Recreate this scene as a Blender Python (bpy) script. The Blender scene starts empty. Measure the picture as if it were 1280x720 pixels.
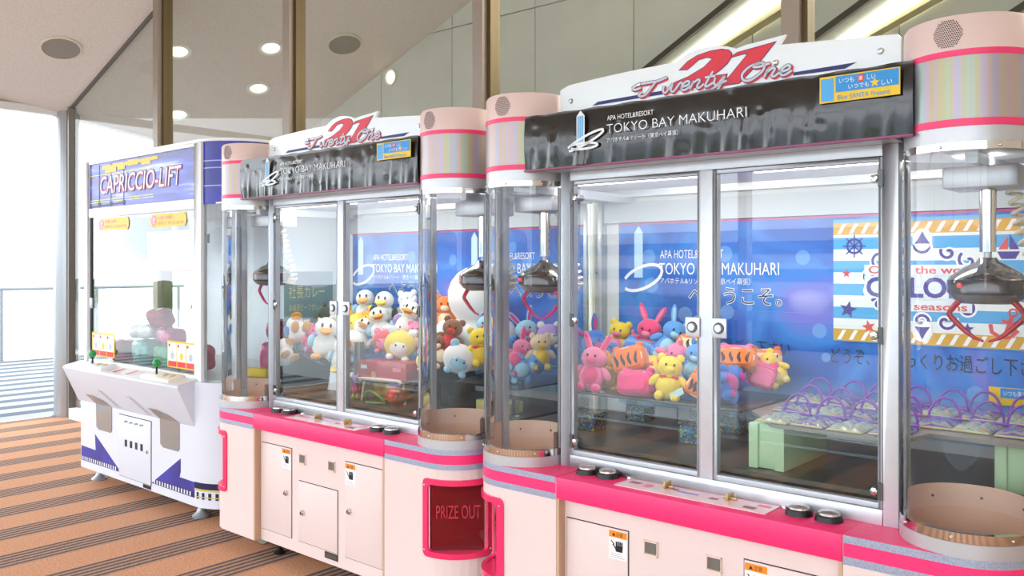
import bpy, bmesh, math, random
from mathutils import Vector, Matrix
PI = math.pi
sc = bpy.context.scene
col = sc.collection

# ------------------------------------------------------------------ camera, world, exposure
F, CY, CAM_H = 1082.0, 333.0, 1.45
cam_d = bpy.data.cameras.new('camera')
cam = bpy.data.objects.new('camera', cam_d); col.objects.link(cam)
cam.location = (0, 0, CAM_H); cam.rotation_euler = (PI/2, 0, 0)
cam_d.sensor_width = 36.0; cam_d.lens = 36.0*F/1280.0
cam_d.shift_y = -(360.0-CY)/1280.0
cam_d.clip_start = 0.05; cam_d.clip_end = 400
sc.camera = cam
sc.view_settings.view_transform = 'Standard'
sc.view_settings.look = 'None'
sc.view_settings.gamma = 1.0
sc.view_settings.use_curve_mapping = False
sc.view_settings.exposure = 0.08
sc.cycles.transparent_max_bounces = 40
sc.cycles.max_bounces = 12
w = bpy.data.worlds.new('overcast_sky'); sc.world = w; w.use_nodes = True
bg = w.node_tree.nodes['Background']
bg.inputs[0].default_value = (0.86, 0.93, 1.0, 1); bg.inputs[1].default_value = 4.6

# frames: (x, y, yaw) of a front corner or centre; local x runs along the machine row, local y goes back
FR = {'A': (.5289, 2.690, .7133), 'B': (-.9145, 3.9906, .7156), 'C': (-2.942, 5.873, .714), 'G': (-4.23, 8.30, .70)}

# ------------------------------------------------------------------ materials
def lin(c):
    if isinstance(c, str):
        c = tuple(int(c[i:i+2], 16)/255 for i in (0, 2, 4))
    return tuple((x/12.92 if x <= .04045 else ((x+.055)/1.055)**2.4) for x in c)
_M = {}
def mat(name, color, rough=.5, metal=0.0, var=0.0, scale=8.0, bump=0.0, bscale=60.0, coat=0.0, sheen=0.0, emit=0.0, spec=.5, aniso=0.0):
    if name in _M: return _M[name]
    m = bpy.data.materials.new(name); m.use_nodes = True; _M[name] = m
    nt = m.node_tree; b = nt.nodes['Principled BSDF']
    c = lin(color)
    b.inputs['Base Color'].default_value = (*c, 1)
    b.inputs['Roughness'].default_value = rough; b.inputs['Metallic'].default_value = metal
    b.inputs['Coat Weight'].default_value = coat; b.inputs['Coat Roughness'].default_value = .08
    b.inputs['Sheen Weight'].default_value = sheen
    b.inputs['Specular IOR Level'].default_value = spec
    b.inputs['Anisotropic'].default_value = aniso
    if emit:
        b.inputs['Emission Color'].default_value = (*c, 1); b.inputs['Emission Strength'].default_value = emit
    tc = nt.nodes.new('ShaderNodeTexCoord')
    if var:
        n = nt.nodes.new('ShaderNodeTexNoise'); n.inputs['Scale'].default_value = scale; n.inputs['Detail'].default_value = 4
        r = nt.nodes.new('ShaderNodeValToRGB')
        r.color_ramp.elements[0].position = .3; r.color_ramp.elements[1].position = .7
        r.color_ramp.elements[0].color = (*[max(0, x*(1-var)) for x in c], 1)
        r.color_ramp.elements[1].color = (*[min(1, x*(1+var)) for x in c], 1)
        nt.links.new(tc.outputs['Object'], n.inputs['Vector']); nt.links.new(n.outputs['Fac'], r.inputs[0])
        nt.links.new(r.outputs[0], b.inputs['Base Color'])
    if bump:
        n2 = nt.nodes.new('ShaderNodeTexNoise'); n2.inputs['Scale'].default_value = bscale; n2.inputs['Detail'].default_value = 3
        bp = nt.nodes.new('ShaderNodeBump'); bp.inputs['Strength'].default_value = bump; bp.inputs['Distance'].default_value = .01
        nt.links.new(tc.outputs['Object'], n2.inputs['Vector']); nt.links.new(n2.outputs['Fac'], bp.inputs['Height'])
        nt.links.new(bp.outputs[0], b.inputs['Normal'])
    return m
def node_mat(name):
    m = bpy.data.materials.new(name); m.use_nodes = True; _M[name] = m
    nt = m.node_tree
    return m, nt, nt.nodes['Principled BSDF']
def N(nt, t, **kw):
    n = nt.nodes.new(t)
    for k, v in kw.items(): setattr(n, k, v)
    return n
def math_n(nt, op, a, b=None):
    n = nt.nodes.new('ShaderNodeMath'); n.operation = op
    for i, x in enumerate((a, b)):
        if x is None: continue
        if hasattr(x, 'links'): nt.links.new(x, n.inputs[i])
        else: n.inputs[i].default_value = x
    return n.outputs[0]
def ramp_n(nt, fac, stops, interp='LINEAR'):
    r = nt.nodes.new('ShaderNodeValToRGB'); r.color_ramp.interpolation = interp
    e = r.color_ramp.elements
    while len(e) < len(stops): e.new(.5)
    for i, (p, c) in enumerate(stops):
        e[i].position = p; e[i].color = (*lin(c), 1)
    nt.links.new(fac, r.inputs[0]); return r.outputs[0]
def glass(name, tint=(1, 1, 1), refl=1.0, ior=1.45, rough=0.0, haze=0.0, hcol=(.9, .92, .93)):
    """thin clear sheet: straight-through transmission with a Fresnel reflection"""
    m = bpy.data.materials.new(name); m.use_nodes = True; _M[name] = m
    nt = m.node_tree; nt.nodes.clear()
    o = N(nt, 'ShaderNodeOutputMaterial'); mx = N(nt, 'ShaderNodeMixShader')
    tr = N(nt, 'ShaderNodeBsdfTransparent'); tr.inputs[0].default_value = (*tint, 1)
    gl = N(nt, 'ShaderNodeBsdfGlossy'); gl.inputs['Roughness'].default_value = rough
    fr = N(nt, 'ShaderNodeFresnel'); fr.inputs['IOR'].default_value = ior
    f = math_n(nt, 'MULTIPLY', fr.outputs[0], refl)
    nt.links.new(f, mx.inputs[0]); nt.links.new(tr.outputs[0], mx.inputs[1]); nt.links.new(gl.outputs[0], mx.inputs[2])
    out = mx.outputs[0]
    if haze:
        df = N(nt, 'ShaderNodeBsdfDiffuse'); df.inputs[0].default_value = (*hcol, 1)
        m2 = N(nt, 'ShaderNodeMixShader'); m2.inputs[0].default_value = haze
        nt.links.new(out, m2.inputs[1]); nt.links.new(df.outputs[0], m2.inputs[2]); out = m2.outputs[0]
    nt.links.new(out, o.inputs[0]); return m

beige = mat('beige_paint', 'e5d1cd', .38, var=.02, scale=3)
beige_side = mat('beige_paint_side', 'e6cdc0', .42)
peach = mat('peach_plastic', 'e6cac4', .35, var=.02, scale=4)
dark_gap = mat('dark_gap', '2a2422', .8)
pink = mat('pink_sparkle_vinyl', 'ff2f74', .42, var=.10, scale=140)
pink_plain = mat('pink_tape', 'f23a72', .4)
pink_frame = mat('pink_plastic_frame', 'f5336a', .25, coat=.3)
alu = mat('brushed_aluminium', 'd3d8de', .36, metal=.45, var=.03, scale=30)
alu_d = mat('grey_aluminium', 'b3b7bd', .38, metal=.5)
silver = mat('silver_paint', 'c3c4c8', .4, metal=.55, var=.03, scale=20)
chrome = mat('chrome', 'd7d3cd', .08, metal=1.0)
black = mat('black_rubber', '141416', .45)
black_gl = mat('black_gloss', '191513', .18, coat=.4)
white_p = mat('white_paint', 'f1f3f5', .3, var=.01, scale=5)
white_m = mat('white_matte', 'eceef0', .6)
offwhite = mat('cream_plastic', 'e9e1d0', .35)
tan = mat('tan_plastic', 'd3b09a', .5, var=.04, scale=9)
brown_in = mat('brown_chute', 'cfa68b', .6)
brass = mat('brass', 'c2a671', .3, metal=.7)
steel_dark = mat('dark_steel', '5a5b5a', .35, metal=.5, var=.08, scale=12)
tray = mat('grey_tray', '54564f', .32, metal=.25, var=.12, scale=4)
navy = mat('navy_print', '22236b', .4)
red_pr = mat('red_print', 'e02c3e', .4)
silver_pr = mat('silver_print', 'd9d5dc', .4)
white_pr = mat('white_print', 'f4f4f6', .45)
blue_pr = mat('blue_print', '1f8fd6', .4)
yellow_pr = mat('yellow_print', 'ecc414', .4)
orange_pr = mat('orange_print', 'f08c1e', .45)
green_pl = mat('green_plastic', '1f9a4c', .3)
purple_pl = mat('purple_plastic', '7a3fae', .3)
red_pl = mat('red_plastic', 'c6203c', .25, coat=.3)
led = mat('red_led', 'ff2020', .4, emit=6)
lamp_m = mat('lamp_glow', 'fff6e6', .4, emit=5)
cord = mat('cream_cord', 'e5dcc8', .4)

pane = glass('window_glass', (.97, .985, .98), 1.0)
door_glass = glass('cabinet_glass', (.94, .97, .97), 2.4)
tube_glass = glass('acrylic_tube', (.955, .965, .97), 1.1, haze=.02)
acrylic = glass('clear_acrylic', (.95, .975, .975), 1.2, haze=.02)
wire_pane = glass('tinted_glass', (.90, .925, .895), 1.0)
smoke = glass('smoked_window', (.36, .35, .35), 1.0, haze=.25)
red_clear = glass('red_acrylic', (.85, .16, .18), .9, haze=.16, hcol=(.62, .05, .08))

# iridescent foil: its shifting sheen painted as fixed vertical colour streaks
def foil_mat(name, base, sat):
    m, nt, b = node_mat(name)
    tc = N(nt, 'ShaderNodeTexCoord'); sep = N(nt, 'ShaderNodeSeparateXYZ'); nt.links.new(tc.outputs['Object'], sep.inputs[0])
    ang = math_n(nt, 'ARCTAN2', sep.outputs[0], math_n(nt, 'MULTIPLY', sep.outputs[1], -1.0))
    nz = N(nt, 'ShaderNodeTexNoise'); nz.inputs['Scale'].default_value = 400; nt.links.new(tc.outputs['Object'], nz.inputs[0])
    n1 = N(nt, 'ShaderNodeTexNoise', noise_dimensions='1D'); n1.inputs['Scale'].default_value = 2.6; n1.inputs['Detail'].default_value = 2
    nt.links.new(ang, n1.inputs['W'])
    f = math_n(nt, 'ADD', n1.outputs[0], math_n(nt, 'MULTIPLY', math_n(nt, 'SUBTRACT', nz.outputs[0], .5), .22))
    st = [(.25, 'a9b3ae'), (.36, '9fb3ab'), (.43, 'a9a5b9'), (.49, 'b8a2ab'), (.54, 'b9a784'), (.59, 'a8b08a'), (.66, 'a4b3a8'), (.76, 'b1aaa0')]
    nt.links.new(ramp_n(nt, f, st), b.inputs['Base Color'])
    b.inputs['Metallic'].default_value = .35; b.inputs['Roughness'].default_value = .36
    return m
foil = foil_mat('foil_painted_sheen', None, 1)
stripe_foil = mat('silver_glitter_tape', 'aab6cf', .35, metal=.5, var=.22, scale=260)

def striped_poster():
    m, nt, b = node_mat('blue_white_stripes')
    tc = N(nt, 'ShaderNodeTexCoord'); sep = N(nt, 'ShaderNodeSeparateXYZ'); nt.links.new(tc.outputs['Object'], sep.inputs[0])
    z = math_n(nt, 'FRACT', math_n(nt, 'DIVIDE', sep.outputs[2], .086))
    s = math_n(nt, 'GREATER_THAN', z, .5)
    nt.links.new(ramp_n(nt, s, [(0, '4fa6df'), (1, 'e6ecec')]), b.inputs['Base Color'])
    b.inputs['Roughness'].default_value = .4
    return m
stripes_m = striped_poster()
def ocean_poster():
    m, nt, b = node_mat('blue_ocean_print')
    tc = N(nt, 'ShaderNodeTexCoord'); sep = N(nt, 'ShaderNodeSeparateXYZ'); nt.links.new(tc.outputs['Object'], sep.inputs[0])
    n1 = N(nt, 'ShaderNodeTexNoise'); n1.inputs['Scale'].default_value = 3.2; n1.inputs['Detail'].default_value = 3; n1.inputs['Distortion'].default_value = .8
    nt.links.new(tc.outputs['Object'], n1.inputs[0])
    c = ramp_n(nt, n1.outputs[0], [(.25, '16449f'), (.45, '1f5fc0'), (.56, '2f7fd6'), (.68, '6a6fd0'), (.8, 'a6a5e6')])
    v = N(nt, 'ShaderNodeTexVoronoi'); v.inputs['Scale'].default_value = 6.5; nt.links.new(tc.outputs['Object'], v.inputs[0])
    sp = math_n(nt, 'LESS_THAN', v.outputs['Distance'], .22)
    mx = N(nt, 'ShaderNodeMixRGB'); mx.blend_type = 'MIX'; mx.inputs[2].default_value = (*lin('8cc4f0'), 1)
    nt.links.new(math_n(nt, 'MULTIPLY', sp, .35), mx.inputs[0]); nt.links.new(c, mx.inputs[1])
    # the foot of the print turns to a pale shore
    lo = math_n(nt, 'MULTIPLY', math_n(nt, 'SUBTRACT', .19, sep.outputs[2]), 4.5)
    lo = math_n(nt, 'MINIMUM', math_n(nt, 'MAXIMUM', lo, 0), .75)
    m2 = N(nt, 'ShaderNodeMixRGB'); m2.inputs[2].default_value = (*lin('a9d3ea'), 1)
    nt.links.new(lo, m2.inputs[0]); nt.links.new(mx.outputs[0], m2.inputs[1])
    nt.links.new(m2.outputs[0], b.inputs['Base Color']); b.inputs['Roughness'].default_value = .35
    return m
ocean_m = ocean_poster()
def carpet_mat(name, base, dark, thread):
    m, nt, b = node_mat(name)
    tc = N(nt, 'ShaderNodeTexCoord'); sep = N(nt, 'ShaderNodeSeparateXYZ'); nt.links.new(tc.outputs['Object'], sep.inputs[0])
    p = math_n(nt, 'FRACT', math_n(nt, 'DIVIDE', math_n(nt, 'SUBTRACT', sep.outputs[0], .112), .465))
    band = math_n(nt, 'LESS_THAN', p, .46)
    q = math_n(nt, 'FRACT', math_n(nt, 'MULTIPLY', p, 5/.46))
    line = math_n(nt, 'LESS_THAN', q, .52)
    nz = N(nt, 'ShaderNodeTexNoise'); nz.inputs['Scale'].default_value = 90; nz.inputs['Detail'].default_value = 4; nt.links.new(tc.outputs['Object'], nz.inputs[0])
    nb = N(nt, 'ShaderNodeTexNoise'); nb.inputs['Scale'].default_value = 2.5; nt.links.new(tc.outputs['Object'], nb.inputs[0])
    c0 = ramp_n(nt, nz.outputs[0], [(.3, base[0]), (.7, base[1])])
    c1 = ramp_n(nt, nz.outputs[0], [(.3, dark[0]), (.7, dark[1])])
    c2 = ramp_n(nt, nz.outputs[0], [(.3, thread[0]), (.7, thread[1])])
    a = N(nt, 'ShaderNodeMixRGB'); nt.links.new(line, a.inputs[0]); nt.links.new(c2, a.inputs[1]); nt.links.new(c1, a.inputs[2])
    d = N(nt, 'ShaderNodeMixRGB'); nt.links.new(band, d.inputs[0]); nt.links.new(c0, d.inputs[1]); nt.links.new(a.outputs[0], d.inputs[2])
    e = N(nt, 'ShaderNodeMixRGB'); e.blend_type = 'MULTIPLY'; e.inputs[0].default_value = .25
    nt.links.new(d.outputs[0], e.inputs[1]); nt.links.new(nb.outputs[0], e.inputs[2])
    nt.links.new(d.outputs[0], b.inputs['Base Color']); b.inputs['Roughness'].default_value = .95
    b.inputs['Specular IOR Level'].default_value = .1
    bp = N(nt, 'ShaderNodeBump'); bp.inputs['Strength'].default_value = .5; bp.inputs['Distance'].default_value = .006
    nt.links.new(nz.outputs[0], bp.inputs['Height']); nt.links.new(bp.outputs[0], b.inputs['Normal'])
    return m
carpet = carpet_mat('striped_carpet', ('bf8865', 'd7a483'), ('544a4a', '726765'), ('a88066', 'bf9980'))
deck_m = carpet_mat('striped_deck', ('8d8b88', 'a09e9b'), ('39444f', '48525d'), ('5f676e', '6f767c'))
def ceiling_mat():
    m, nt, b = node_mat('speckled_ceiling')
    tc = N(nt, 'ShaderNodeTexCoord')
    nz = N(nt, 'ShaderNodeTexNoise'); nz.inputs['Scale'].default_value = 110; nz.inputs['Detail'].default_value = 5; nt.links.new(tc.outputs['Object'], nz.inputs[0])
    nt.links.new(ramp_n(nt, nz.outputs[0], [(.3, 'd2c8c1'), (.5, 'e2dad4'), (.7, 'e9e3dd')]), b.inputs['Base Color'])
    b.inputs['Roughness'].default_value = .9
    return m
ceil_m = ceiling_mat()
def vinyl_mat():
    m, nt, b = node_mat('black_vinyl')
    b.inputs['Base Color'].default_value = (*lin('1e1918'), 1); b.inputs['Roughness'].default_value = .2
    b.inputs['Specular IOR Level'].default_value = .5; b.inputs['Coat Weight'].default_value = .45; b.inputs['Coat Roughness'].default_value = .1
    return m
vinyl = vinyl_mat()

# ------------------------------------------------------------------ mesh helpers
class MB:
    def __init__(s): s.v = []; s.f = []
    def add(s, vs, fs):
        o = len(s.v); s.v += [tuple(p) for p in vs]; s.f += [tuple(i+o for i in f) for f in fs]; return s
    def box(s, x0, x1, y0, y1, z0, z1):
        return s.add([(x0,y0,z0),(x1,y0,z0),(x1,y1,z0),(x0,y1,z0),(x0,y0,z1),(x1,y0,z1),(x1,y1,z1),(x0,y1,z1)],
                     [(3,2,1,0),(4,5,6,7),(0,1,5,4),(1,2,6,5),(2,3,7,6),(3,0,4,7)])
    def prism(s, poly, z0, z1):      # polygon in xy, extruded in z
        n = len(poly)
        return s.add([(x,y,z0) for x,y in poly]+[(x,y,z1) for x,y in poly],
                     [tuple(range(n-1,-1,-1)), tuple(range(n,2*n))]+[(i,(i+1)%n,(i+1)%n+n,i+n) for i in range(n)])
    def plate(s, poly, y0, y1):      # polygon in xz, extruded in y (y0 is the face seen)
        n = len(poly)
        return s.add([(x,y0,z) for x,z in poly]+[(x,y1,z) for x,z in poly],
                     [tuple(range(n)), tuple(range(2*n-1,n-1,-1))]+[((i+1)%n,i,i+n,(i+1)%n+n) for i in range(n)])
    def flat(s, poly, y):            # polygon in xz
        return s.add([(x,y,z) for x,z in poly], [tuple(range(len(poly)))])
    def side(s, poly, x0, x1):       # polygon in yz, extruded in x
        n = len(poly)
        return s.add([(x0,y,z) for y,z in poly]+[(x1,y,z) for y,z in poly],
                     [tuple(range(n-1,-1,-1)), tuple(range(n,2*n))]+[(i,(i+1)%n,(i+1)%n+n,i+n) for i in range(n)])
    def lathe(s, prof, c=(0,0), seg=40, a0=0.0, a1=2*PI, close=False):
        full = abs(a1-a0-2*PI) < 1e-6; na = seg if full else seg+1; n = len(prof)
        vs = []
        for i in range(na):
            a = a0+(a1-a0)*i/seg
            vs += [(c[0]+r*math.sin(a), c[1]-r*math.cos(a), z) for r, z in prof]
        fs = []
        for i in range(seg):
            j = (i+1) % na
            for k in range(n-1+(1 if close else 0)):
                k2 = (k+1) % n
                fs.append((i*n+k, j*n+k, j*n+k2, i*n+k2))
        return s.add(vs, fs)
    def tube(s, pts, r, seg=8, cap=True):
        pts = [Vector(p) for p in pts]; n = len(pts); vs = []; rr = r if isinstance(r, (list, tuple)) else [r]*n
        up = None
        for i, p in enumerate(pts):
            d = (pts[min(i+1,n-1)]-pts[max(i-1,0)]).normalized()
            if up is None:
                up = d.orthogonal().normalized()
            up = (up-d*up.dot(d)).normalized(); sd = d.cross(up)
            vs += [p+rr[i]*(math.cos(2*PI*k/seg)*up+math.sin(2*PI*k/seg)*sd) for k in range(seg)]
        fs = [(i*seg+k, i*seg+(k+1)%seg, (i+1)*seg+(k+1)%seg, (i+1)*seg+k) for i in range(n-1) for k in range(seg)]
        if cap: fs += [tuple(range(seg-1,-1,-1)), tuple(range((n-1)*seg, n*seg))]
        return s.add(vs, fs)
    def grid(s, fn, nu, nv):
        vs = [fn(i/nu, j/nv) for i in range(nu+1) for j in range(nv+1)]
        return s.add(vs, [(i*(nv+1)+j, (i+1)*(nv+1)+j, (i+1)*(nv+1)+j+1, i*(nv+1)+j+1) for i in range(nu) for j in range(nv)])
    def stroke(s, pts, wd, y):       # ribbon in the xz plane along pts
        n = len(pts); L = []; R = []
        for i in range(n):
            a = pts[max(i-1,0)]; b = pts[min(i+1,n-1)]
            dx, dz = b[0]-a[0], b[1]-a[1]; l = math.hypot(dx, dz) or 1
            ww = wd[i] if isinstance(wd, (list, tuple)) else wd
            L.append((pts[i][0]-dz/l*ww/2, y, pts[i][1]+dx/l*ww/2)); R.append((pts[i][0]+dz/l*ww/2, y, pts[i][1]-dx/l*ww/2))
        return s.add(L+R, [(i, n+i, n+i+1, i+1) for i in range(n-1)])
    def mesh(s, name, smooth=0, bev=0.0, fix=True):
        me = bpy.data.meshes.new(name); me.from_pydata(s.v, [], s.f)
        bm = bmesh.new(); bm.from_mesh(me)
        if bev:
            bmesh.ops.remove_doubles(bm, verts=bm.verts, dist=1e-6)
            es = [e for e in bm.edges if len(e.link_faces) == 2 and e.calc_face_angle(0) > .6]
            bmesh.ops.bevel(bm, geom=es, offset=bev, segments=2, affect='EDGES', profile=.5)
        if fix: bmesh.ops.recalc_face_normals(bm, faces=bm.faces)
        bm.to_mesh(me); bm.free()
        if smooth or bev:
            me.shade_smooth(); me.set_sharp_from_angle(angle=math.radians(smooth or 40))
        return me
    def build(s, name, m, parent=None, smooth=0, bev=0.0, label=None, fix=True):
        return link(name, s.mesh(name, smooth, bev, fix), m, parent, label)
def link(name, me, m, parent=None, label=None):
    o = bpy.data.objects.new(name, me)
    if m is not None and not me.materials: me.materials.append(m)
    col.objects.link(o)
    if parent is not None: o.parent = parent
    if label: o['label'] = label
    return o
def tag(o, label=None, cat=None, group=None, kind=None):
    if label: o['label'] = label
    if cat: o['category'] = cat
    if group: o['group'] = group
    if kind: o['kind'] = kind
    return o
def empty(name, loc=(0,0,0), rz=0.0):
    o = bpy.data.objects.new(name, None); o.location = loc; o.rotation_euler = (0,0,rz); o.empty_display_size = .1
    col.objects.link(o); return o
def place(o, fr, u=0.0, v=0.0, z=0.0, rz=0.0, rx=0.0, ry=0.0):
    x, y, t = FR[fr]
    o.location = (x+u*math.cos(t)+v*math.sin(t), y-u*math.sin(t)+v*math.cos(t), z)
    o.rotation_euler = (rx, ry, rz-t); return o
def struct(o): o['kind'] = 'structure'; return o
def rrect(x0, x1, z0, z1, r, n=5):
    p = []
    for cx, cz, a in ((x1-r, z1-r, 0), (x0+r, z1-r, PI/2), (x0+r, z0+r, PI), (x1-r, z0+r, 1.5*PI)):
        p += [(cx+r*math.cos(a+PI/2*i/n), cz+r*math.sin(a+PI/2*i/n)) for i in range(n+1)]
    return p[::-1]
def circ(cx, cz, r, n=16, rz=None): return [(cx+r*math.sin(2*PI*i/n), cz+(rz or r)*math.cos(2*PI*i/n)) for i in range(n)]
def star(cx, cz, r, n=5, k=.42, rot=0.0): return [(cx+(r if i%2==0 else r*k)*math.sin(PI*i/n+rot), cz+(r if i%2==0 else r*k)*math.cos(PI*i/n+rot)) for i in range(2*n)]
def smooth_path(pts, k=6):
    P = [Vector((*p, 0)) if len(p) == 2 else Vector(p) for p in pts]; out = []
    for i in range(len(P)-1):
        p0, p1, p2, p3 = P[max(i-1,0)], P[i], P[i+1], P[min(i+2,len(P)-1)]
        for j in range(k):
            t = j/k
            out.append(.5*((2*p1)+(p2-p0)*t+(2*p0-5*p1+4*p2-p3)*t*t+(3*p1-p0-3*p2+p3)*t**3))
    out.append(P[-1])
    return [(p.x, p.y) for p in out] if len(pts[0]) == 2 else [tuple(p) for p in out]
def lettering(s, m, parent, x0, x1, z0, z1, y, shear=0.0, offset=0.0, name='lettering', depth=0.0, fit=True, spacing=1.0, tilt=0.0):
    """flat words standing in the xz plane, fitted into a box"""
    cu = bpy.data.curves.new('lettering', 'FONT'); cu.body = s; cu.size = 1.0; cu.shear = shear; cu.offset = offset
    cu.space_character = spacing; cu.resolution_u = 3; cu.fill_mode = 'FRONT'
    t = bpy.data.objects.new('lettering', cu); col.objects.link(t)
    dg = bpy.context.evaluated_depsgraph_get(); dg.update()
    me = bpy.data.meshes.new_from_object(t.evaluated_get(dg))
    bpy.data.objects.remove(t); bpy.data.curves.remove(cu)
    vs = me.vertices
    if len(vs) == 0: return None
    xs = [v.co.x for v in vs]; ys = [v.co.y for v in vs]
    ax, bx, ay, by = min(xs), max(xs), min(ys), max(ys)
    kx = (x1-x0)/((bx-ax) or 1); kz = (z1-z0)/((by-ay) or 1)
    for v in vs:
        px = x0+(v.co.x-ax)*kx; pz = z0+(v.co.y-ay)*kz+(px-x0)*tilt
        v.co = (px, y, pz)
    me.materials.clear()
    return link(name, me, m, parent)

_unit = {}
def unit_sphere(m, seg=14, ring=9):
    k = (m.name, seg)
    if k not in _unit:
        bm = bmesh.new(); bmesh.ops.create_uvsphere(bm, u_segments=seg, v_segments=ring, radius=1.0)
        me = bpy.data.meshes.new('ball'); bm.to_mesh(me); bm.free(); me.shade_smooth(); me.materials.append(m); _unit[k] = me
    return _unit[k]
def ball(name, m, parent, loc, sx, sy=None, sz=None, rot=(0,0,0), seg=14):
    o = bpy.data.objects.new(name, unit_sphere(m, seg)); col.objects.link(o); o.parent = parent
    o.location = loc; o.scale = (sx, sy or sx, sz or sy or sx); o.rotation_euler = rot; return o

# ================================================================== the setting
def ceil_z(t, n): return 2.97+.39*t-.13*n
def gput(o): return place(o, 'G')
CUT = [-.13, 12.0, -5.2]
fl = MB().box(-.13, 12.0, -5.2, 2.25, -.06, 0.0).build('floor', carpet); struct(gput(fl))
dk = MB().box(-6.2, -.134, -5.2, 2.4, -.08, -.012).build('floor_deck', deck_m); struct(gput(dk))
dk['label'] = 'sunlit pale striped deck outside'
c = MB().add([(t, n, ceil_z(t, n)+d) for d in (0, .08) for t, n in ((-.2, -5.2), (12, -5.2), (12, 2.25), (-.2, 2.25))],
             [(0,1,2,3),(7,6,5,4),(0,4,5,1),(1,5,6,2),(2,6,7,3),(3,7,4,0)]).build('ceiling', ceil_m); struct(gput(c))
wr = MB().box(12.0, 12.1, -5.3, 2.3, 0, 8.4).build('wall_right_light_block', mat('wall_cream', 'd9d2c6', .8)); struct(gput(wr))  # unseen end wall, added to cut the daylight coming in
wf = MB().add([(t, n, z) for n in (-5.34, -5.24) for t, z in ((-.2, 3.05), (12, 3.05), (12, ceil_z(12, -5.2)+.05), (-.2, ceil_z(-.2, -5.2)+.05))],
              [(0,1,2,3),(7,6,5,4),(0,4,5,1),(1,5,6,2),(2,6,7,3),(3,7,4,0)]).build('wall_front_light_block', mat('wall_cream', 'd9d2c6')); struct(gput(wf))  # unseen downstand, added to narrow the opening and dim the room
# glass partition behind the machines
wroot = struct(gput(empty('window_1')))
mull_a = mat('mullion_grey', '9f8f84', .45, metal=.3); mull_b = mat('mullion_bronze', '6d5b3c', .4, metal=.5)
MT = [0.03, 1.77, 3.57, 5.355, 7.14, 8.93, 10.7]
for i, t in enumerate(MT):
    zt = ceil_z(t, 0)
    if i:
        MB().box(t-.055, t+.02, -.07, .05, 0, zt).build('mullion', mull_a, wroot)
        MB().box(t+.02, t+.045, -.03, .05, 0, zt).build('glazing_bead', mull_b, wroot)
for a, b in zip(MT[:-1], MT[1:]):
    MB().add([(a+.02, 0, .1), (b-.05, 0, .1), (b-.05, 0, ceil_z(b, 0)), (a+.02, 0, ceil_z(a, 0))], [(0,1,2,3)]).build('pane', wire_pane, wroot, fix=False)
    MB().box(a+.02, b-.05, -.04, .03, 0, .10).build('kick_plate', white_m, wroot)
hd = MB().add([(t, n, ceil_z(t, n)+dz) for t in (-.1, 11) for n, dz in ((-.014, 0), (.014, 0), (.014, -.022), (-.014, -.022))],
              [(0,1,2,3),(7,6,5,4),(0,4,5,1),(1,5,6,2),(2,6,7,3),(3,7,4,0)]).build('head_channel', mat('channel_grey', '6f6a66', .5, metal=.3), wroot)
# column in the corner and the glazed front beside it
colm = MB().lathe([(.0, 0), (.115, 0), (.115, 2.98), (0, 2.98)], (-.16, .03), 28).build('column', mat('column_grey', 'aeb0b3', .25, metal=.6)); gput(colm)
struct(colm); colm['label'] = 'round brushed steel column in the corner of the glazing'
post = MB().box(.0, .026, -.03, .04, 0, 2.97).build('trim_1', mat('post_grey', '77736f', .4, metal=.4)); struct(gput(post))
w2 = struct(gput(empty('window_2')))
MB().box(-.20, -.12, -5.2, 2.4, 2.90, 2.97).build('header', white_m, w2)
MB().box(-.17, -.13, -5.2, -.12, 0.0, .02).build('sill', alu, w2)
MB().box(-.17, -.13, -1.85, -1.80, 0, 2.95).build('mullion', alu, w2)
MB().box(-.17, -.13, -3.65, -3.60, 0, 2.95).build('mullion', alu, w2)
MB().add([(-.15, .1, .1), (-.15, 2.25, .1), (-.15, 2.25, 2.9), (-.15, .1, 2.9)], [(0,1,2,3)]).build('pane', pane, w2, fix=False)
# balustrade of the deck
rail_m = mat('rail_dark', '75787b', .5)
rl = empty('balustrade'); gput(rl)
tag(rl, 'glass balustrade with a thin metal handrail beyond the deck', 'railing')
MB().tube([(-6.0, -5.2, 1.1), (-6.0, 4.5, 1.1)], .025).build('handrail', rail_m, rl)
for n in (-4.3, -2.9, -1.4, .05, 1.5, 2.95, 4.4):
    MB().box(-6.02, -5.98, n-.02, n+.02, -.08, 1.1).build('post', rail_m, rl)
for n in (-4.3, -2.9, -1.4, .05, 1.5, 2.95):
    MB().box(-6.006, -5.994, n+.04, n+1.41, .05, 1.02).build('pane', pane, rl)
dk2 = MB().box(-6.2, -.134, 2.4, 6, -.08, -.012).build('floor_deck_strip', deck_m); struct(gput(dk2))

# stair hall behind the glass: panelled wall, sloping beams and light strips
hall = mat('hall_panel', 'd9dad2', .7, var=.03, scale=3)
wb = MB().box(-.2, 12.5, 2.27, 2.35, 0, 8).build('wall_back', mat('hall_joint', '98968a', .8)); struct(gput(wb))
pw, ph = 1.0, 1.15
pm = MB().box(0, pw-.008, 0, .02, 0, ph-.008).mesh('panel', bev=.002); pm.materials.append(hall)
for i in range(12):
    for j in range(6):
        p = bpy.data.objects.new('panel', pm); col.objects.link(p); p.parent = wb
        p.location = (-.1+i*pw, 2.25, .25+j*ph)
def slope_bar(name, t0, z0, t1, z1, n0, n1, h, m, label, cat, group=None):
    o = MB().add([(t, n, z+d) for t, z in ((t0, z0), (t1, z1)) for n, d in ((n0, 0), (n1, 0), (n1, h), (n0, h))],
             [(0,1,2,3),(7,6,5,4),(0,4,5,1),(1,5,6,2),(2,6,7,3),(3,7,4,0)]).build(name, m)
    gput(o); tag(o, label, cat, group); return o
dark_beam = mat('dark_handrail', '3f3a33', .5); grey_beam = mat('grey_trim', 'a9ab9f', .5)
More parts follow.
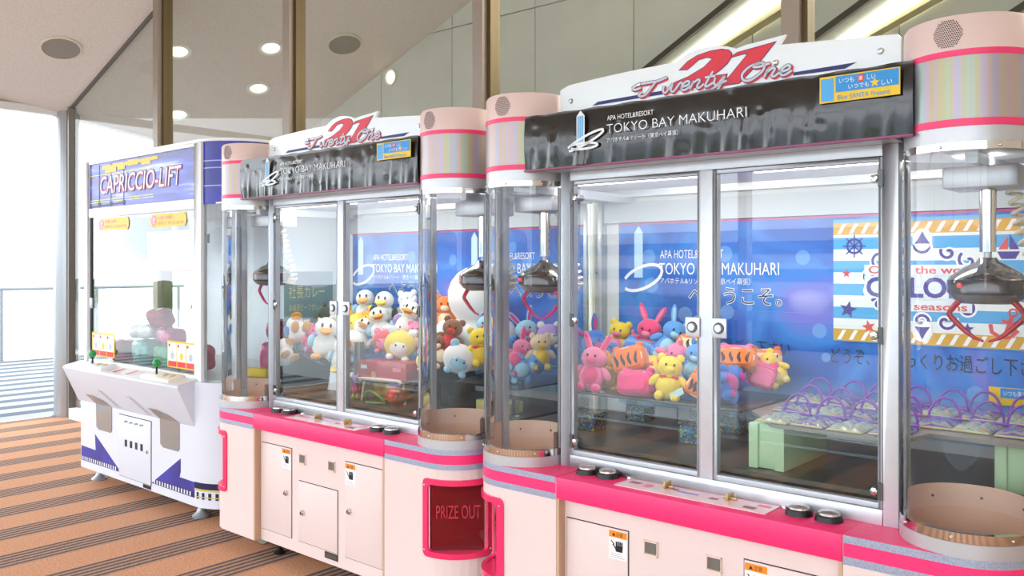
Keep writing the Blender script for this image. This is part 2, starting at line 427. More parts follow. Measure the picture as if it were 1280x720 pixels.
strip_m = mat('strip_light', 'fffbf2', .5, emit=20); cove_cream = mat('cream_trim', 'cfc99c', .6)  # strip glow, and a plain cream colour for the cove
def sloped(name, t0, t1, top, bot, n0, n1, m, label, cat, group):
    o = MB().add([(t, n, f(t)) for t in (t0, t1) for n, f in ((n0, bot), (n1, bot), (n1, top), (n0, top))],
             [(0,1,2,3),(7,6,5,4),(0,4,5,1),(1,5,6,2),(2,6,7,3),(3,7,4,0)]).build(name, m)
    gput(o); tag(o, label, cat, group)
for k, dt in enumerate((0.0, 1.27, 2.54)):
    q = 5.13+dt; t0, t1 = q-.45, q+4.0
    sfx = ('above the sign of the large pink cabinet', 'beside the speaker drum of the large pink cabinet', 'farthest up the stair')[k]
    d_top = lambda t, q=q: 3.008+.55*(t-q)
    sloped('stair_handrail', t0, t1, d_top, lambda t: d_top(t)-.05, 2.10, 2.24, dark_beam, 'dark sloping stair handrail behind the glass '+sfx, 'handrail', 'stair handrails')
    sloped('stair_trim', t0, t1, lambda t: d_top(t)-.051, lambda t, q=q: 2.853+.56*(t-q), 2.13, 2.24, grey_beam, 'grey sloping stair trim behind the glass '+sfx, 'trim', 'stair trims')
    sloped('strip_light', q-.1, t1, lambda t, q=q: 2.85+.56*(t-q), lambda t, q=q: 2.825+.455*(t-q), 2.11, 2.24, strip_m, 'glowing sloping strip light behind the glass '+sfx, 'light', 'stair strip lights')
    sloped('stair_cove', q-.1, t1, lambda t, q=q: 2.824+.455*(t-q), lambda t, q=q: 2.79+.42*(t-q), 2.13, 2.24, cove_cream, 'cream sloping cove under the strip light '+sfx, 'trim', 'stair coves')
# round fittings in the sloping ceiling
tilt = Matrix(((1, 0, .39), (0, 1, -.13), (-.39, .13, 1)))
def ceiling_disc(name, t, n, parts, label, cat, group=None):
    e = empty(name); gput(e)
    x, y, tt = FR['G']
    e.location = (x+t*math.cos(tt)+n*math.sin(tt), y-t*math.sin(tt)+n*math.cos(tt), ceil_z(t, n))
    nrm = Vector((.39, -.13, -1)).normalized()
    q = Vector((0, 0, -1)).rotation_difference(nrm).to_matrix().to_4x4()
    e.rotation_euler = (Matrix.Rotation(-tt, 4, 'Z') @ q).to_euler()
    for nm, prof, m in parts: MB().lathe(prof, (0, 0), 32).build(nm, m, e, smooth=40)
    tag(e, label, cat, group); return e
sp_parts = [('rim', [(.165, .0), (.165, -.014), (.150, -.016), (.150, 0)], mat('speaker_rim', 'e2dcc9', .5)),
            ('grille', [(.150, -.012), (.0, -.018)], mat('speaker_grille', '9c948d', .7, bump=.4, bscale=400))]
ceiling_disc('ceiling_speaker', .80, -.42, sp_parts, 'round grey speaker in the sloping speckled ceiling', 'speaker')
ceiling_disc('ceiling_speaker', 2.07, 1.64, [(a, b, c2) for a, b, c2 in sp_parts], 'round grey speaker in the ceiling seen through the glass', 'speaker')
dl = [('rim', [(.115, .0), (.115, -.012), (.088, -.012), (.080, .0)], white_m), ('lamp', [(.080, -.002), (0, -.006)], mat('downlight_glow', 'ffe9c4', .5, emit=1.7))]
for i, (t, n, s) in enumerate(((1.68, 1.09, 'nearest the round speaker'), (1.10, 1.34, 'lower on the slope'), (1.23, .42, 'beside the bronze mullion'), (.35, .9, 'next to the daylit corner'))):
    ceiling_disc('downlight', t, n, dl, 'small round glowing downlight behind the glass, '+s, 'downlight', 'downlights in the stair hall')
for i, (t, z, s) in enumerate(((2.05, 3.35, 'above the gap between two cabinets'), (3.35, 3.27, 'above the large cabinet drum'))):
    e = empty('downlight_reflection'); gput(e)  # glowing disc added on the wall for a lamp reflected in the glass
    x, y, tt = FR['G']; n = 2.245
    e.location = (x+t*math.cos(tt)+n*math.sin(tt), y-t*math.sin(tt)+n*math.cos(tt), z); e.rotation_euler = (PI/2, 0, -tt)
    MB().lathe([(.085, 0), (.085, .012), (.07, .012), (.065, 0)], (0, 0), 24).build('rim', white_m, e, smooth=40)
    MB().lathe([(.065, .004), (0, .008)], (0, 0), 24).build('lamp', mat('downlight_glow', 'ffe9c4'), e, smooth=40)
    tag(e, 'glowing disc as lamp reflection on hall panels '+s, 'wall light', 'lamp reflections in the stair hall')

# the glazed side behind the viewer and the street beyond, seen only as reflections
w3 = struct(gput(empty('window_3')))
for t in (-.1, 1.7, 3.5, 5.3, 7.1, 8.9, 10.7, 12.0):
    MB().box(t-.04, t+.04, -5.28, -5.18, 0, 3.05).build('mullion', white_m, w3)
for z in (.02, 1.0, 2.5):
    MB().box(-.1, 12, -5.27, -5.21, z, z+.08).build('transom', white_m, w3)
gr = MB().box(-60, 60, -90, -5.3, -.5, -.3).build('ground', mat('pale_paving', 'a9adab', .9, var=.05, scale=.5)); struct(gput(gr))
leaf = mat('hedge_leaves', '50683f', .8, var=.35, scale=3, bump=1.0, bscale=6)
hg = MB().grid(lambda a, b: (-90+150*a, 1.1*math.cos(b*PI)*(1+.08*math.sin(a*160)), 1.05*math.sin(b*PI)**.6*(1+.06*math.sin(a*297)+.04*math.sin(a*530+b*9))), 320, 12).build('hedge', leaf, smooth=60)
place(hg, 'G', 0, -17, -.31); tag(hg, 'long green hedge across the paving outside the glazed front', 'hedge')
bl = empty('office_block'); place(bl, 'G', 0, -46, -.3)
tag(bl, 'long white office block with blue window bands across the street', 'building')
MB().box(-40, 45, -6, 0, 0, 3.9).build('wall', mat('block_white', 'd9dde0', .8), bl)
for z in (.9, 2.5):
    MB().box(-40, 45, .0, .1, z, z+.7).build('window_band', mat('block_glass', '5f87b0', .15), bl)

# ================================================================== the pink two-player crane cabinets
UC, VC, R = .768, .167, .157            # drum centre and radius
RB = .167
SPIN = [  # script letters of the sign as strokes in a unit cell
    ('T', 1.0, [[(-.55, .62), (-.35, .80), (.1, .86), (.6, .86), (1.0, 1.02)], [(-.55, .62), (-.35, .52), (-.1, .60)], [(.55, .88), (.42, .5), (.28, .12), (.08, .0), (-.1, .12), (.02, .26)]]),
    ('w', .82, [[(0, .5), (.05, .12), (.2, .02), (.38, .5), (.4, .12), (.56, .02), (.72, .5), (.84, .42)]]),
    ('e', .46, [[(0, .2), (.3, .3), (.32, .48), (.18, .54), (.04, .34), (.08, .06), (.25, .0), (.46, .2)]]),
    ('n', .56, [[(.04, .5), (.0, .0)], [(.02, .28), (.2, .53), (.32, .44), (.28, .1), (.4, .0), (.56, .2)]]),
    ('t', .40, [[(.2, .92), (.08, .2), (.15, .0), (.4, .2)], [(-.06, .6), (.38, .62)]]),
    ('y', .60, [[(0, .5), (.04, .14), (.2, .03), (.38, .5)], [(.40, .5), (.32, -.2), (.14, -.42), (.0, -.28), (.2, -.06), (.55, .2)]]),
    (' ', .52, []),
    ('O', .95, [[(.62, .95), (.22, .86), (.0, .45), (.14, .06), (.45, .0), (.78, .4), (.78, .82), (.5, .98), (.34, .8), (.6, .74), (.98, .86)]]),
    ('n', .56, [[(.04, .5), (.0, .0)], [(.02, .28), (.2, .53), (.32, .44), (.28, .1), (.4, .0), (.56, .2)]]),
    ('e', .46, [[(0, .2), (.3, .3), (.32, .48), (.18, .54), (.04, .34), (.08, .06), (.25, .0), (.46, .2)]]),
]
def script_words(parent, x0, zs, size, zf, y):
    """the sign's script in three printed layers"""
    kx = size*1.69
    for nm, m, wd, dx, dz, yy in (('lettering_shadow', red_pr, .24, .05, -.08, y), ('lettering_outline', navy, .23, 0, 0, y-.0006), ('lettering', silver_pr, .15, 0, 0, y-.0012)):
        x = 0.0
        for ch, adv, strokes in SPIN:
            b = MB()
            for st in strokes:
                pts = [(x0+kx*(px+x+.25*pz+dx), zf(x)+size*(pz+dz)) for px, pz in smooth_path(st, 5)]
                b.stroke(pts, size*wd, yy)
            if strokes: b.build(nm, m, parent, fix=False)
            x += adv
def mapcyl(poly, r, c, sx):
    """(angle, z) loop to points on the corner drum"""
    return [(sx*c[0]+sx*r*math.sin(a), c[1]-r*math.cos(a), z) for a, z in poly]

def claw(parent, u, v, tilt_cord, arm_mat):
    """carriage, pole, saucer and two arms, with the coiled cord"""
    cr = MB().box(u-.10, u+.09, v-.07, v+.10, 1.665, 1.725).build('carriage', silver, parent, bev=.006)
    for dx in (-.04, .0, .035):
        MB().lathe([(.005, 1.663), (0, 1.661)], (u+dx-.02, v-.04), 8).build('screw', steel_dark, cr)
    po = MB().lathe([(0, 1.49), (.021, 1.49), (.021, 1.60), (.0225, 1.60), (.0225, 1.68)], (u, v), 20).build('pole', chrome, parent, smooth=40)
    MB().lathe([(.010, 1.47), (.010, 1.49), (.014, 1.49)], (u, v), 14).build('pole_joint', alu_d, po, smooth=40)
    hd_ = MB().lathe([(0, 1.475), (.022, 1.474), (.030, 1.462), (.062, 1.447), (.098, 1.420), (.101, 1.413)], (u, v), 36).build('claw_hood', chrome, parent, smooth=35)
    MB().lathe([(.101, 1.413), (.103, 1.409), (.103, 1.378), (.098, 1.372)], (u, v), 36).build('claw_band', mat('smoked_band', '3a3434', .12, coat=.5), hd_, smooth=35)
    MB().lathe([(.098, 1.372), (.086, 1.358), (.066, 1.347), (.0, 1.345)], (u, v), 36).build('claw_belly', mat('belly_grey', '94908d', .2, metal=.6), hd_, smooth=35)
    a = math.radians(8)
    MB().lathe([(.006, 0), (.004, .004), (0, .005)], (0, 0), 12).build('lamp', led, hd_)
    l = hd_.children[-1]; l.location = (u-.05, v-.092, 1.398); l.rotation_euler = (PI/2, 0, -.5)
    for s in (-1, 1):
        p = [(u+s*.060, v-.02, 1.362), (u+s*.078, v-.02, 1.342), (u+s*.090, v-.02, 1.326), (u+s*.094, v-.02, 1.316), (u+s*.088, v-.02, 1.306), (u+s*.055, v-.02, 1.272), (u+s*.030, v-.02, 1.252), (u+s*.006, v-.02, 1.243)]
        ar = MB().tube(p, [.009, .0085, .008, .008, .008, .007, .005, .003], 8).build('claw_arm', arm_mat, parent, smooth=50)
    pts = []
    turns = 15; cpath = smooth_path([(u+.055, v+.02, 1.68), (u+.070, v+.03, 1.60), (u+.085, v+.04, 1.52), (u+.115, v+.05, 1.44), (u+.125, v+.05, 1.38), (u+.075, v+.05, 1.372)], 6)
    m = len(cpath)
    for i in range(turns*10+1):
        f = i/(turns*10)*(m-1); k = min(int(f), m-2); q = Vector(cpath[k]).lerp(Vector(cpath[k+1]), f-k)
        an = i/10*2*PI
        d = (Vector(cpath[k+1])-Vector(cpath[k])).normalized(); e1 = d.orthogonal().normalized(); e2 = d.cross(e1)
        pts.append(q+.017*(math.cos(an)*e1+math.sin(an)*e2))
    MB().tube(pts, .0055, 6).build('coil_cord', cord, parent, smooth=60)

def poster_words(parent, x0, y, with_logo=True, ink=None):
    ink = ink or white_pr
    lettering('APA HOTEL&RESORT', ink, parent, x0+.16, x0+.46, 1.485, 1.520, y)
    lettering('TOKYO BAY MAKUHARI', ink, parent, x0+.155, x0+.70, 1.415, 1.465, y)
    lettering('アパホテル&リゾート〈東京ベイ幕張〉', ink, parent, x0+.16, x0+.58, 1.375, 1.402, y)
    lettering('へようこそ。', ink, parent, x0+.297, x0+.713, 1.292, 1.365, y, offset=.03)
    lettering('へようこそ。', mat('deep_navy_ink', '1c2a5c', .5), parent, x0+.30, x0+.71, 1.295, 1.362, y-.0008)
    if with_logo:
        b = MB(); cx = x0+.05
        b.flat([(cx-.022, 1.40), (cx+.022, 1.40), (cx+.022, 1.60), (cx, 1.63), (cx-.022, 1.60)], y)
        b.build('tower_emblem', mat('pale_blue_print', 'bfe0f6', .4), parent, fix=False)
        b = MB(); b.stroke([(cx+.10*math.cos(t)+.02, 1.40+.05*math.sin(t)+.3*.10*math.cos(t)) for t in [i*.3 for i in range(-9, 10)]], .014, y-.0006)
        b.build('ring_emblem', white_pr, parent, fix=False)

def crane_cabinet(fr, label, seed):
    random.seed(seed)
    root = empty('crane_cabinet'); place(root, fr); tag(root, label, 'crane machine', 'pink two-player crane cabinets')
    zb, zl, zt = .085, .642, .718
    # ---- lower body
    b = MB()
    for sx in (-1, 1):
        arc = [(sx*(UC+RB*math.sin(a)), VC-RB*math.cos(a), a) for a in [math.radians(d) for d in (0, 2, 12, 24, 36, 48, 60, 72, 86, 90)]]
        path = [(sx*.496, .035, None), (sx*.496, 0, None)]+[(sx*.66, 0, None)]+arc+[(sx*(UC+RB), .93, None)]
        for p, q in zip(path[:-1], path[1:]):
            hole = p[2] is not None and q[2] is not None and p[2] > .03 and q[2] < math.radians(87)
            for z0, z1 in ((zb, .303), (.303, .58), (.58, zt-.002)):
                if hole and abs(z0-.303) < 1e-6: continue
                b.add([(p[0], p[1], z0), (q[0], q[1], z0), (q[0], q[1], z1), (p[0], p[1], z1)], [(0,1,2,3)])
    b.box(-.496, .496, .035, .06, zb, zl)
    b.add([(-.935, .93, zb), (.935, .93, zb), (.935, .93, zt), (-.935, .93, zt)], [(0,1,2,3)])
    ol = [(-.935, .93), (-.935, .167), (-.886, .049), (-.768, .0), (-.496, 0), (-.496, .035), (.496, .035), (.496, 0), (.768, 0), (.886, .049), (.935, .167), (.935, .93)]
    b.add([(x, y, zb) for x, y in ol], [tuple(range(len(ol)))])
    bd = b.build('body', beige, root, smooth=30)
    for sx in (-1, 1):
        MB().box(min(sx*.4945, sx*.484), max(sx*.4945, sx*.484), .0, .0349, zb, zl).build('pillar_side_shade', mat('tan_side_shade', 'c9a386', .5), root)  # pillar side at the recess, its shadow put into a tan colour
    # feet and castors
    for sx in (-1, 1):
        for vv, dx in ((.12, .45), (.80, .45)):
            MB().lathe([(0, 0), (.028, 0), (.03, .006), (.012, .02), (.010, .09)], (sx*dx, vv), 18).build('levelling_foot', black, root, smooth=40)
        for vv, dx in ((.15, .64), (.78, .64)):
            cs = MB()
            cs.lathe([(0, -.014), (.036, -.014), (.040, -.008), (.040, .008), (.036, .014), (0, .014)], (0, 0), 24)
            o = cs.build('castor', mat('castor_grey', '8d8c7e', .5), root, smooth=35); o.location = (sx*dx, vv, .040); o.rotation_euler = (PI/2, 0, .5)
            MB().box(sx*dx-.012, sx*dx+.012, vv-.022, vv+.022, .05, .088).build('castor_fork', alu_d, root)
    # ---- service doors on the front
    def door(x0, x1, z0, z1, lx, lz):
        MB().box(x0-.003, x1+.003, .0338, .0348, z0-.003, z1+.003).build('door_gap', dark_gap, root)
        d = MB().box(x0, x1, .0305, .0345, z0, z1).build('service_door', beige, root, bev=.0012)
        MB().lathe([(0, .016), (.007, .016), (.007, .010), (.013, .009), (.014, .0)], (0, 0), 18).build('lock', chrome, d, smooth=35)
        k = d.children[-1]; k.location = (lx, .0305, lz); k.rotation_euler = (PI/2, 0, 0)
        MB().box(lx-.002, lx+.002, .0135, .0145, lz-.005, lz+.005).build('keyhole', dark_gap, d)
        return d
    d1 = door(-.472, -.221, .145, .573, -.258, .356)
    d2 = door(-.160, .134, .145, .430, -.123, .285)
    d3 = door(.192, .446, .145, .573, .226, .356)
    for d, x0 in ((d1, -.294), (d3, .195)):
        s = MB().box(x0, x0+.070, .0298, .0305, .473, .567).build('warning_sticker', white_pr, d)
        MB().flat([(x0, .545), (x0+.070, .545), (x0+.070, .567), (x0, .567)], .0295).build('sticker_header', orange_pr, s, fix=False)
        lettering('▲注意', dark_gap, s, x0+.012, x0+.055, .549, .563, .0292)
        g = MB(); hx, hz = x0+.04, .513
        g.flat([(hx-.014, hz-.014), (hx+.013, hz-.014), (hx+.015, hz+.006), (hx-.014, hz+.006)], .0294)
        for k in range(4): g.flat([(hx-.0135+k*.0072, hz+.006), (hx-.0075+k*.0072, hz+.006), (hx-.0075+k*.0072, hz+.020+.003*(1-abs(k-1.5)/1.5)), (hx-.0135+k*.0072, hz+.020)], .0294)
        g.flat([(hx-.014, hz-.008), (hx-.014, hz), (hx-.024, hz+.012), (hx-.026, hz+.008)], .0294)
        g.stroke([(x0+.008, .534), (x0+.020, .522), (x0+.014, .518)], .004, .0294)
        g.build('hand_symbol', black, s, fix=False)
        for k in range(3): MB().flat([(x0+.006, .478+k*.006), (x0+.062-k*.006, .478+k*.006), (x0+.062-k*.006, .480+k*.006), (x0+.006, .480+k*.006)], .0294).build('small_print', alu_d, s, fix=False)
    for x0 in (-.156, .069):
        f = MB()
        f.box(x0-.003, x0+.048, .030, .035, .556, .561); f.box(x0-.003, x0+.0, .030, .035, .514, .561)
        f.box(x0+.045, x0+.048, .030, .035, .514, .561); f.box(x0-.003, x0+.048, .026, .035, .511, .519)
        cf = f.build('coin_return', beige_side, root)
        MB().box(x0, x0+.045, .0335, .0348, .518, .556).build('recess_plate', mat('recess_shade_grey', '7f7d78', .35, metal=.5), cf)  # inner plate coloured darker for the shade of a recess not cut in
    pl = MB().box(.041, .136, .031, .035, .110, .139).build('rating_plate', mat('plate_dark', '3a3634', .4), root)
    MB().box(.047, .130, .0303, .031, .116, .133).build('plate_inset', mat('plate_dark2', '55504d', .4), pl)
    # ---- pink shelf, glitter stripes round the corners
    MB().box(-.4955, .4955, -.004, .172, zl, zt).build('control_ledge', pink, root, bev=.005)
    for sx in (-1, 1):
        outer = [(sx*(UC+.167*math.sin(a)), VC-.167*math.cos(a)) for a in [i*PI/24 for i in range(13)]]
        inner = [(sx*(UC+.150*math.sin(a)), VC-.150*math.cos(a)) for a in [PI/2-i*PI/16 for i in range(17)]]
        MB().prism([(sx*.4965, 0)]+outer+inner+[(sx*.611, .172), (sx*.4965, .172)], .700, zt).build('corner_ledge', pink, root)
        pth = [(sx*.4975, -.0012, 0)]
        for nm, z0, z1, m in (('silver_stripe', .696, .717, stripe_foil), ('pink_stripe', .659, .696, pink), ('silver_stripe', .637, .659, stripe_foil)):
            s = MB(); P = [(sx*.4975, -.0012), (sx*.62, -.0012)]+[(sx*(UC+.1685*math.sin(a)), VC-.1685*math.cos(a)) for a in [i*PI/32 for i in range(17)]]+[(sx*(UC+.1685), .92)]
            s.add([(x, y, z) for z in (z0, z1) for x, y in P], [(i, i+1, i+1+len(P), i+len(P)) for i in range(len(P)-1)])
            s.build(nm, m, root, smooth=30, fix=False)
        # ---- prize door round the corner
        def loop(a0, a1, z0, z1, r, rad):
            return [(s_/rad, z_) for s_, z_ in rrect(a0*rad, a1*rad, z0, z1, r, 5)]
        o2, i2 = loop(math.radians(-10), math.radians(97), .283, .598, .024, .17), loop(math.radians(0), math.radians(88), .306, .575, .018, .17)
        n = len(o2); f = MB()
        rings = [mapcyl(o2, .166, (UC, VC), sx), mapcyl(o2, .176, (UC, VC), sx), mapcyl(i2, .176, (UC, VC), sx), mapcyl(i2, .160, (UC, VC), sx)]
        # subdivide long edges so the frame follows the curve
        def dens(lp):
            out = []
            for k in range(len(lp)):
                p, q = lp[k], lp[(k+1) % len(lp)]
                m_ = 8 if abs(p[0]-q[0]) > .5 else 1
                out += [(p[0]+(q[0]-p[0])*j/m_, p[1]+(q[1]-p[1])*j/m_) for j in range(m_)]
            return out
        o3, i3 = dens(o2), dens(i2); n = len(o3)
        rings = [mapcyl(o3, .166, (UC, VC), sx), mapcyl(o3, .176, (UC, VC), sx), mapcyl(i3, .176, (UC, VC), sx), mapcyl(i3, .158, (UC, VC), sx)]
        f.add([p for rg in rings for p in rg], [(k*n+i, k*n+(i+1) % n, (k+1)*n+(i+1) % n, (k+1)*n+i) for k in range(3) for i in range(n)])
        fo = f.build('prize_frame', pink_frame, root, smooth=35)
        for a, z in ((-5, .57), (-5, .31), (92, .57), (92, .31)):
            aa = math.radians(a); q = mapcyl([(aa, z)], .1775, (UC, VC), sx)[0]
            ball('screw', chrome, fo, q, .0045, seg=8)
        P0 = (sx*(UC+.160*math.sin(.04)), VC-.160*math.cos(.04)); P1 = (sx*(UC+.160*math.sin(1.5)), VC-.160*math.cos(1.5))
        pk = MB(); inn = [P0, (sx*.74, .36), (sx*.915, .36), P1]
        pk.add([(x, y, z) for z in (.303, .58) for x, y in inn], [(0,1,5,4),(1,2,6,5),(2,3,7,6),(0,3,2,1),(4,5,6,7)])
        pk.build('prize_pocket', mat('pocket_beige', 'b99a8b', .6), root)
        arcp = [(sx*(UC+.160*math.sin(a)), VC-.160*math.cos(a)) for a in [.04+i*(1.46)/10 for i in range(11)]]
        cp = MB()
        for z in (.304, .579): cp.add([(x, y, z) for x, y in arcp], [tuple(range(11))])
        cp.build('pocket_lip', pink_frame, root)
        dr = MB().add([(P0[0], P0[1], .305), (P1[0], P1[1], .305), (P1[0], P1[1], .578), (P0[0], P0[1], .578)], [(0,1,2,3)]).build('prize_flap', red_clear, root, fix=False)
        L = math.hypot(P1[0]-P0[0], P1[1]-P0[1]); ang = math.atan2(P1[1]-P0[1], P1[0]-P0[0])
        if sx < 0: ang = math.atan2(P0[1]-P1[1], P0[0]-P1[0]); O = P1
        else: O = P0
        for tx, mm, of, yy in (('PRIZE OUT', mat('dark_red_print', '8e1526', .5), .012, -.003), ('PRIZE OUT', mat('red_print_2', 'c4283c', .5), -.006, -.0036)):
            t = lettering(tx, mm, dr, .02, L-.015, .432, .487, yy, offset=of)
            t.location = (O[0], O[1], 0); t.rotation_euler = (0, 0, ang)
    # ---- buttons, coin plate
    for x, y in ((-.444, .112), (-.357, .112), (.328, .108), (.419, .104)):
        bt = MB().lathe([(.040, .718), (.037, .733), (.031, .736)], (x, y), 24).build('button', black, root, smooth=35)
        MB().lathe([(.031, .735), (.030, .741), (.022, .745), (0, .746)], (x, y), 24).build('button_cap', mat('clear_cap', 'c9b9b5', .1, metal=.6), bt, smooth=40)
    for x in (-.292, .268): MB().lathe([(.014, .718), (.013, .724), (0, .726)], (x, .150), 16).build('key_switch', chrome, root, smooth=35)
    cpn = MB().box(-.278, .255, .036, .142, .7182, .7205).build('coin_plate', mat('pale_pink_plate', 'f3c9cf', .25, coat=.4), root)
    for x, y, wx, wy, m in ((-.235, .10, .04, .025, 'b0566a'), (-.09, .11, .03, .02, 'b0566a'), (.06, .09, .03, .02, 'b0566a'), (.19, .07, .04, .025, '8f4a5e'), (-.04, .095, .085, .012, '7f8fd6'), (-.18, .09, .03, .04, 'f08a94'), (.22, .11, .04, .02, 'ef7080')):
        MB().box(x-wx/2, x+wx/2, y-wy/2, y+wy/2, .7205, .7209).build('printed_mark', mat('mark_'+m, m, .4), cpn)
    for x in (-.12, .104):
        tg = MB().box(x-.022, x+.022, .112, .122, .7205, .728).build('coin_slot', brass, root, bev=.002)
        MB().box(x-.003, x+.003, .092, .135, .7205, .742).build('coin_guide', brass, tg, bev=.001)
    # ---- drums at both ends
    for sx in (-1, 1):
        cx = sx*UC
        MB().lathe([(.150, .700), (.168, .700), (.168, .754), (.150, .754)], (cx, VC), 56, close=True).build('drum_collar', silver, root, smooth=35)
        cb = MB().lathe([(.1505, .7545), (.1665, .7545), (.1665, .779), (.1505, .779)], (cx, VC), 56, close=True).build('chrome_band', chrome, root, smooth=35)
        for a in (-100, -50, 0, 50, 100):
            aa = math.radians(a); ball('screw', chrome, cb, (cx+.167*math.sin(aa), VC-.167*math.cos(aa), .766), .004, seg=8)
        MB().lathe([(.1490, .777), (.1490, .60), (0, .60)], (cx, VC), 48).build('chute', brown_in, root, smooth=35)
        ch = MB().lathe([(.1485, .77), (.1495, .77), (.1495, .835), (.1485, .835)], (cx, VC), 36, a0=PI*.45, a1=PI*1.55, close=True).build('chute_collar', tan, root, smooth=35)
        for a in (130, 180, 230):
            aa = math.radians(a); ball('screw', steel_dark, ch, (cx+.148*math.sin(aa), VC-.148*math.cos(aa), .80), .004, seg=8)
        a0, a1 = (-PI/2, PI/2)
        MB().lathe([(R, .770), (R, 1.745)], (cx, VC), 40, a0=a0, a1=a1).build('clear_drum', tube_glass, root, smooth=60, fix=False)
        for e in (-1, 1):
            MB().box(cx+e*R-.006, cx+e*R+.006, VC-.004, VC+.022, .779, 1.742).build('drum_bead', alu_d, root)
        # upper drum
        MB().lathe([(0, 1.745), (.158, 1.745), (.158, 1.764), (.150, 1.764)], (cx, VC), 56).build('upper_chrome_band', chrome, root, smooth=35)
        k = root.children[-1]
        for a in (-60, -10, 40, 90):
            aa = math.radians(a*sx); ball('screw', chrome, k, (cx+.1585*math.sin(aa), VC-.1585*math.cos(aa), 1.754), .004, seg=8)
        MB().lathe([(.150, 1.764), (.1565, 1.764), (.1565, 1.805)], (cx, VC), 56).build('upper_collar', silver, root, smooth=35)
        st = MB().lathe([(.1575, 1.804), (.1585, 1.804), (.1585, 1.823), (.1575, 1.823)], (cx, VC), 56, close=True).build('drum_stripe', pink_plain, root, smooth=35)
        fo = MB().lathe([(R, 1.805), (R, 1.986)], (0, 0), 56).build('foil_wrap', foil, root, smooth=60); fo.location = (cx, VC, 0); fo.rotation_euler = (0, 0, .6*sx+seed)
        MB().lathe([(.1575, 1.982), (.1585, 1.982), (.1585, 1.998), (.1575, 1.998)], (cx, VC), 56, close=True).build('drum_stripe', pink_plain, root, smooth=35)
        cap = MB().lathe([(R, 1.985), (R, 2.078), (.150, 2.088), (0, 2.088)], (cx, VC), 56).build('drum_cap', peach, root, smooth=35)
        d = MB(); rr = .036; step = .0052
        for i in range(-8, 9):
            for j in range(-8, 9):
                x, z = (i+.5*(j % 2))*step, j*step*.9
                if math.hypot(x, z) < rr:
                    a = x/R+math.radians(4)*sx*-1
                    pts = [(cx+(R+.0006)*math.sin(a+.0019*math.cos(q)/R), VC-(R+.0006)*math.cos(a+.0019*math.cos(q)/R), 2.041+z+.0019*math.sin(q)) for q in [k2*PI/3 for k2 in range(6)]]
                    d.add(pts, [tuple(range(6))])
        so = d.build('speaker_holes', dark_gap, cap, fix=False); so['kind'] = 'stuff'
    # ---- front window frame with two glazed doors
    fr_ = MB(); v0, v1 = .150, .190
    fr_.box(-.592, -.549, v0, v1, zt, 1.795); fr_.box(.553, .596, v0, v1, zt, 1.795)
    fr_.box(-.549, .553, v0, v1, 1.762, 1.795); fr_.box(-.549, .553, v0, v1, zt, .762); fr_.box(-.020, .024, v0, v1, .762, 1.762)
    fr_.build('front_frame', alu, root, bev=.002)
    for x0, x1, kx, lx in ((-.547, -.022, -.538, -.045), (.026, .551, .545, .050)):
        d = MB(); g = .011
        d.box(x0, x0+g, .155, .180, .764, 1.760); d.box(x1-g, x1, .155, .180, .764, 1.760)
        d.box(x0+g, x1-g, .155, .180, 1.748, 1.760); d.box(x0+g, x1-g, .155, .180, .764, .780)
        dd = d.build('glazed_door', alu_d, root, bev=.001)
        MB().add([(x0+g, .167, .780), (x1-g, .167, .780), (x1-g, .167, 1.748), (x0+g, .167, 1.748)], [(0,1,2,3)]).build('door_pane', door_glass, dd, fix=False)
        for z in (1.70, 1.254, .813):
            MB().box(kx-.010 if kx < 0 else kx-.004, kx+.004 if kx < 0 else kx+.010, .146, .152, z-.024, z+.024).build('hinge', steel_dark, dd)
            k2 = MB().lathe([(0, .016), (.010, .014), (.013, .006), (.011, 0)], (0, 0), 18).build('hinge_knob', chrome, dd, smooth=50)
            k2.location = (kx+(.014 if kx < 0 else -.014), .155, z); k2.rotation_euler = (PI/2, 0, 0)
        lk = MB().box(lx-.026, lx+.026, .143, .150, 1.220, 1.284).build('lock_plate', alu, dd, bev=.003)
        for nm, prof, m in (('lock_ring', [(.019, 0), (.018, .004), (.013, .004)], steel_dark), ('lock_barrel', [(.013, .0), (.012, .008), (0, .008)], alu)):
            q = MB().lathe(prof, (0, 0), 18).build(nm, m, lk, smooth=40); q.location = (lx, .143, 1.252); q.rotation_euler = (PI/2, 0, 0)
    # ---- shell above, behind and at the sides
    MB().box(-.600, .600, .052, .168, 1.800, 1.985).build('sign_box', alu_d, root)
    MB().box(-.925, .925, .20, .93, 1.800, 1.97).build('roof', white_p, root)
    MB().box(-.90, .90, .195, .90, 1.785, 1.799).build('inner_ceiling', white_m, root)
    MB().box(-.925, .925, .905, .925, zt, 1.80).build('back_panel', white_m, root)
    tp = [(-.915, .89), (-.915, .31)]+[(-UC+.1525*math.sin(a), VC-.1525*math.cos(a)) for a in [-PI*.92+0*i for i in range(0)]]
    cL = [(-UC+.153*math.sin(a), VC+.153*math.cos(a)) for a in [-.98+i*(1.57+.98)/10 for i in range(11)]]
    tpoly = [(-.915, .89), (-.915, .26)]+cL+[(-.58, .195), (.58, .195)]+[(-x, y) for x, y in reversed(cL)]+[(.915, .26), (.915, .89)]
    MB().prism(tpoly, .785, .80).build('prize_tray', tray, root)
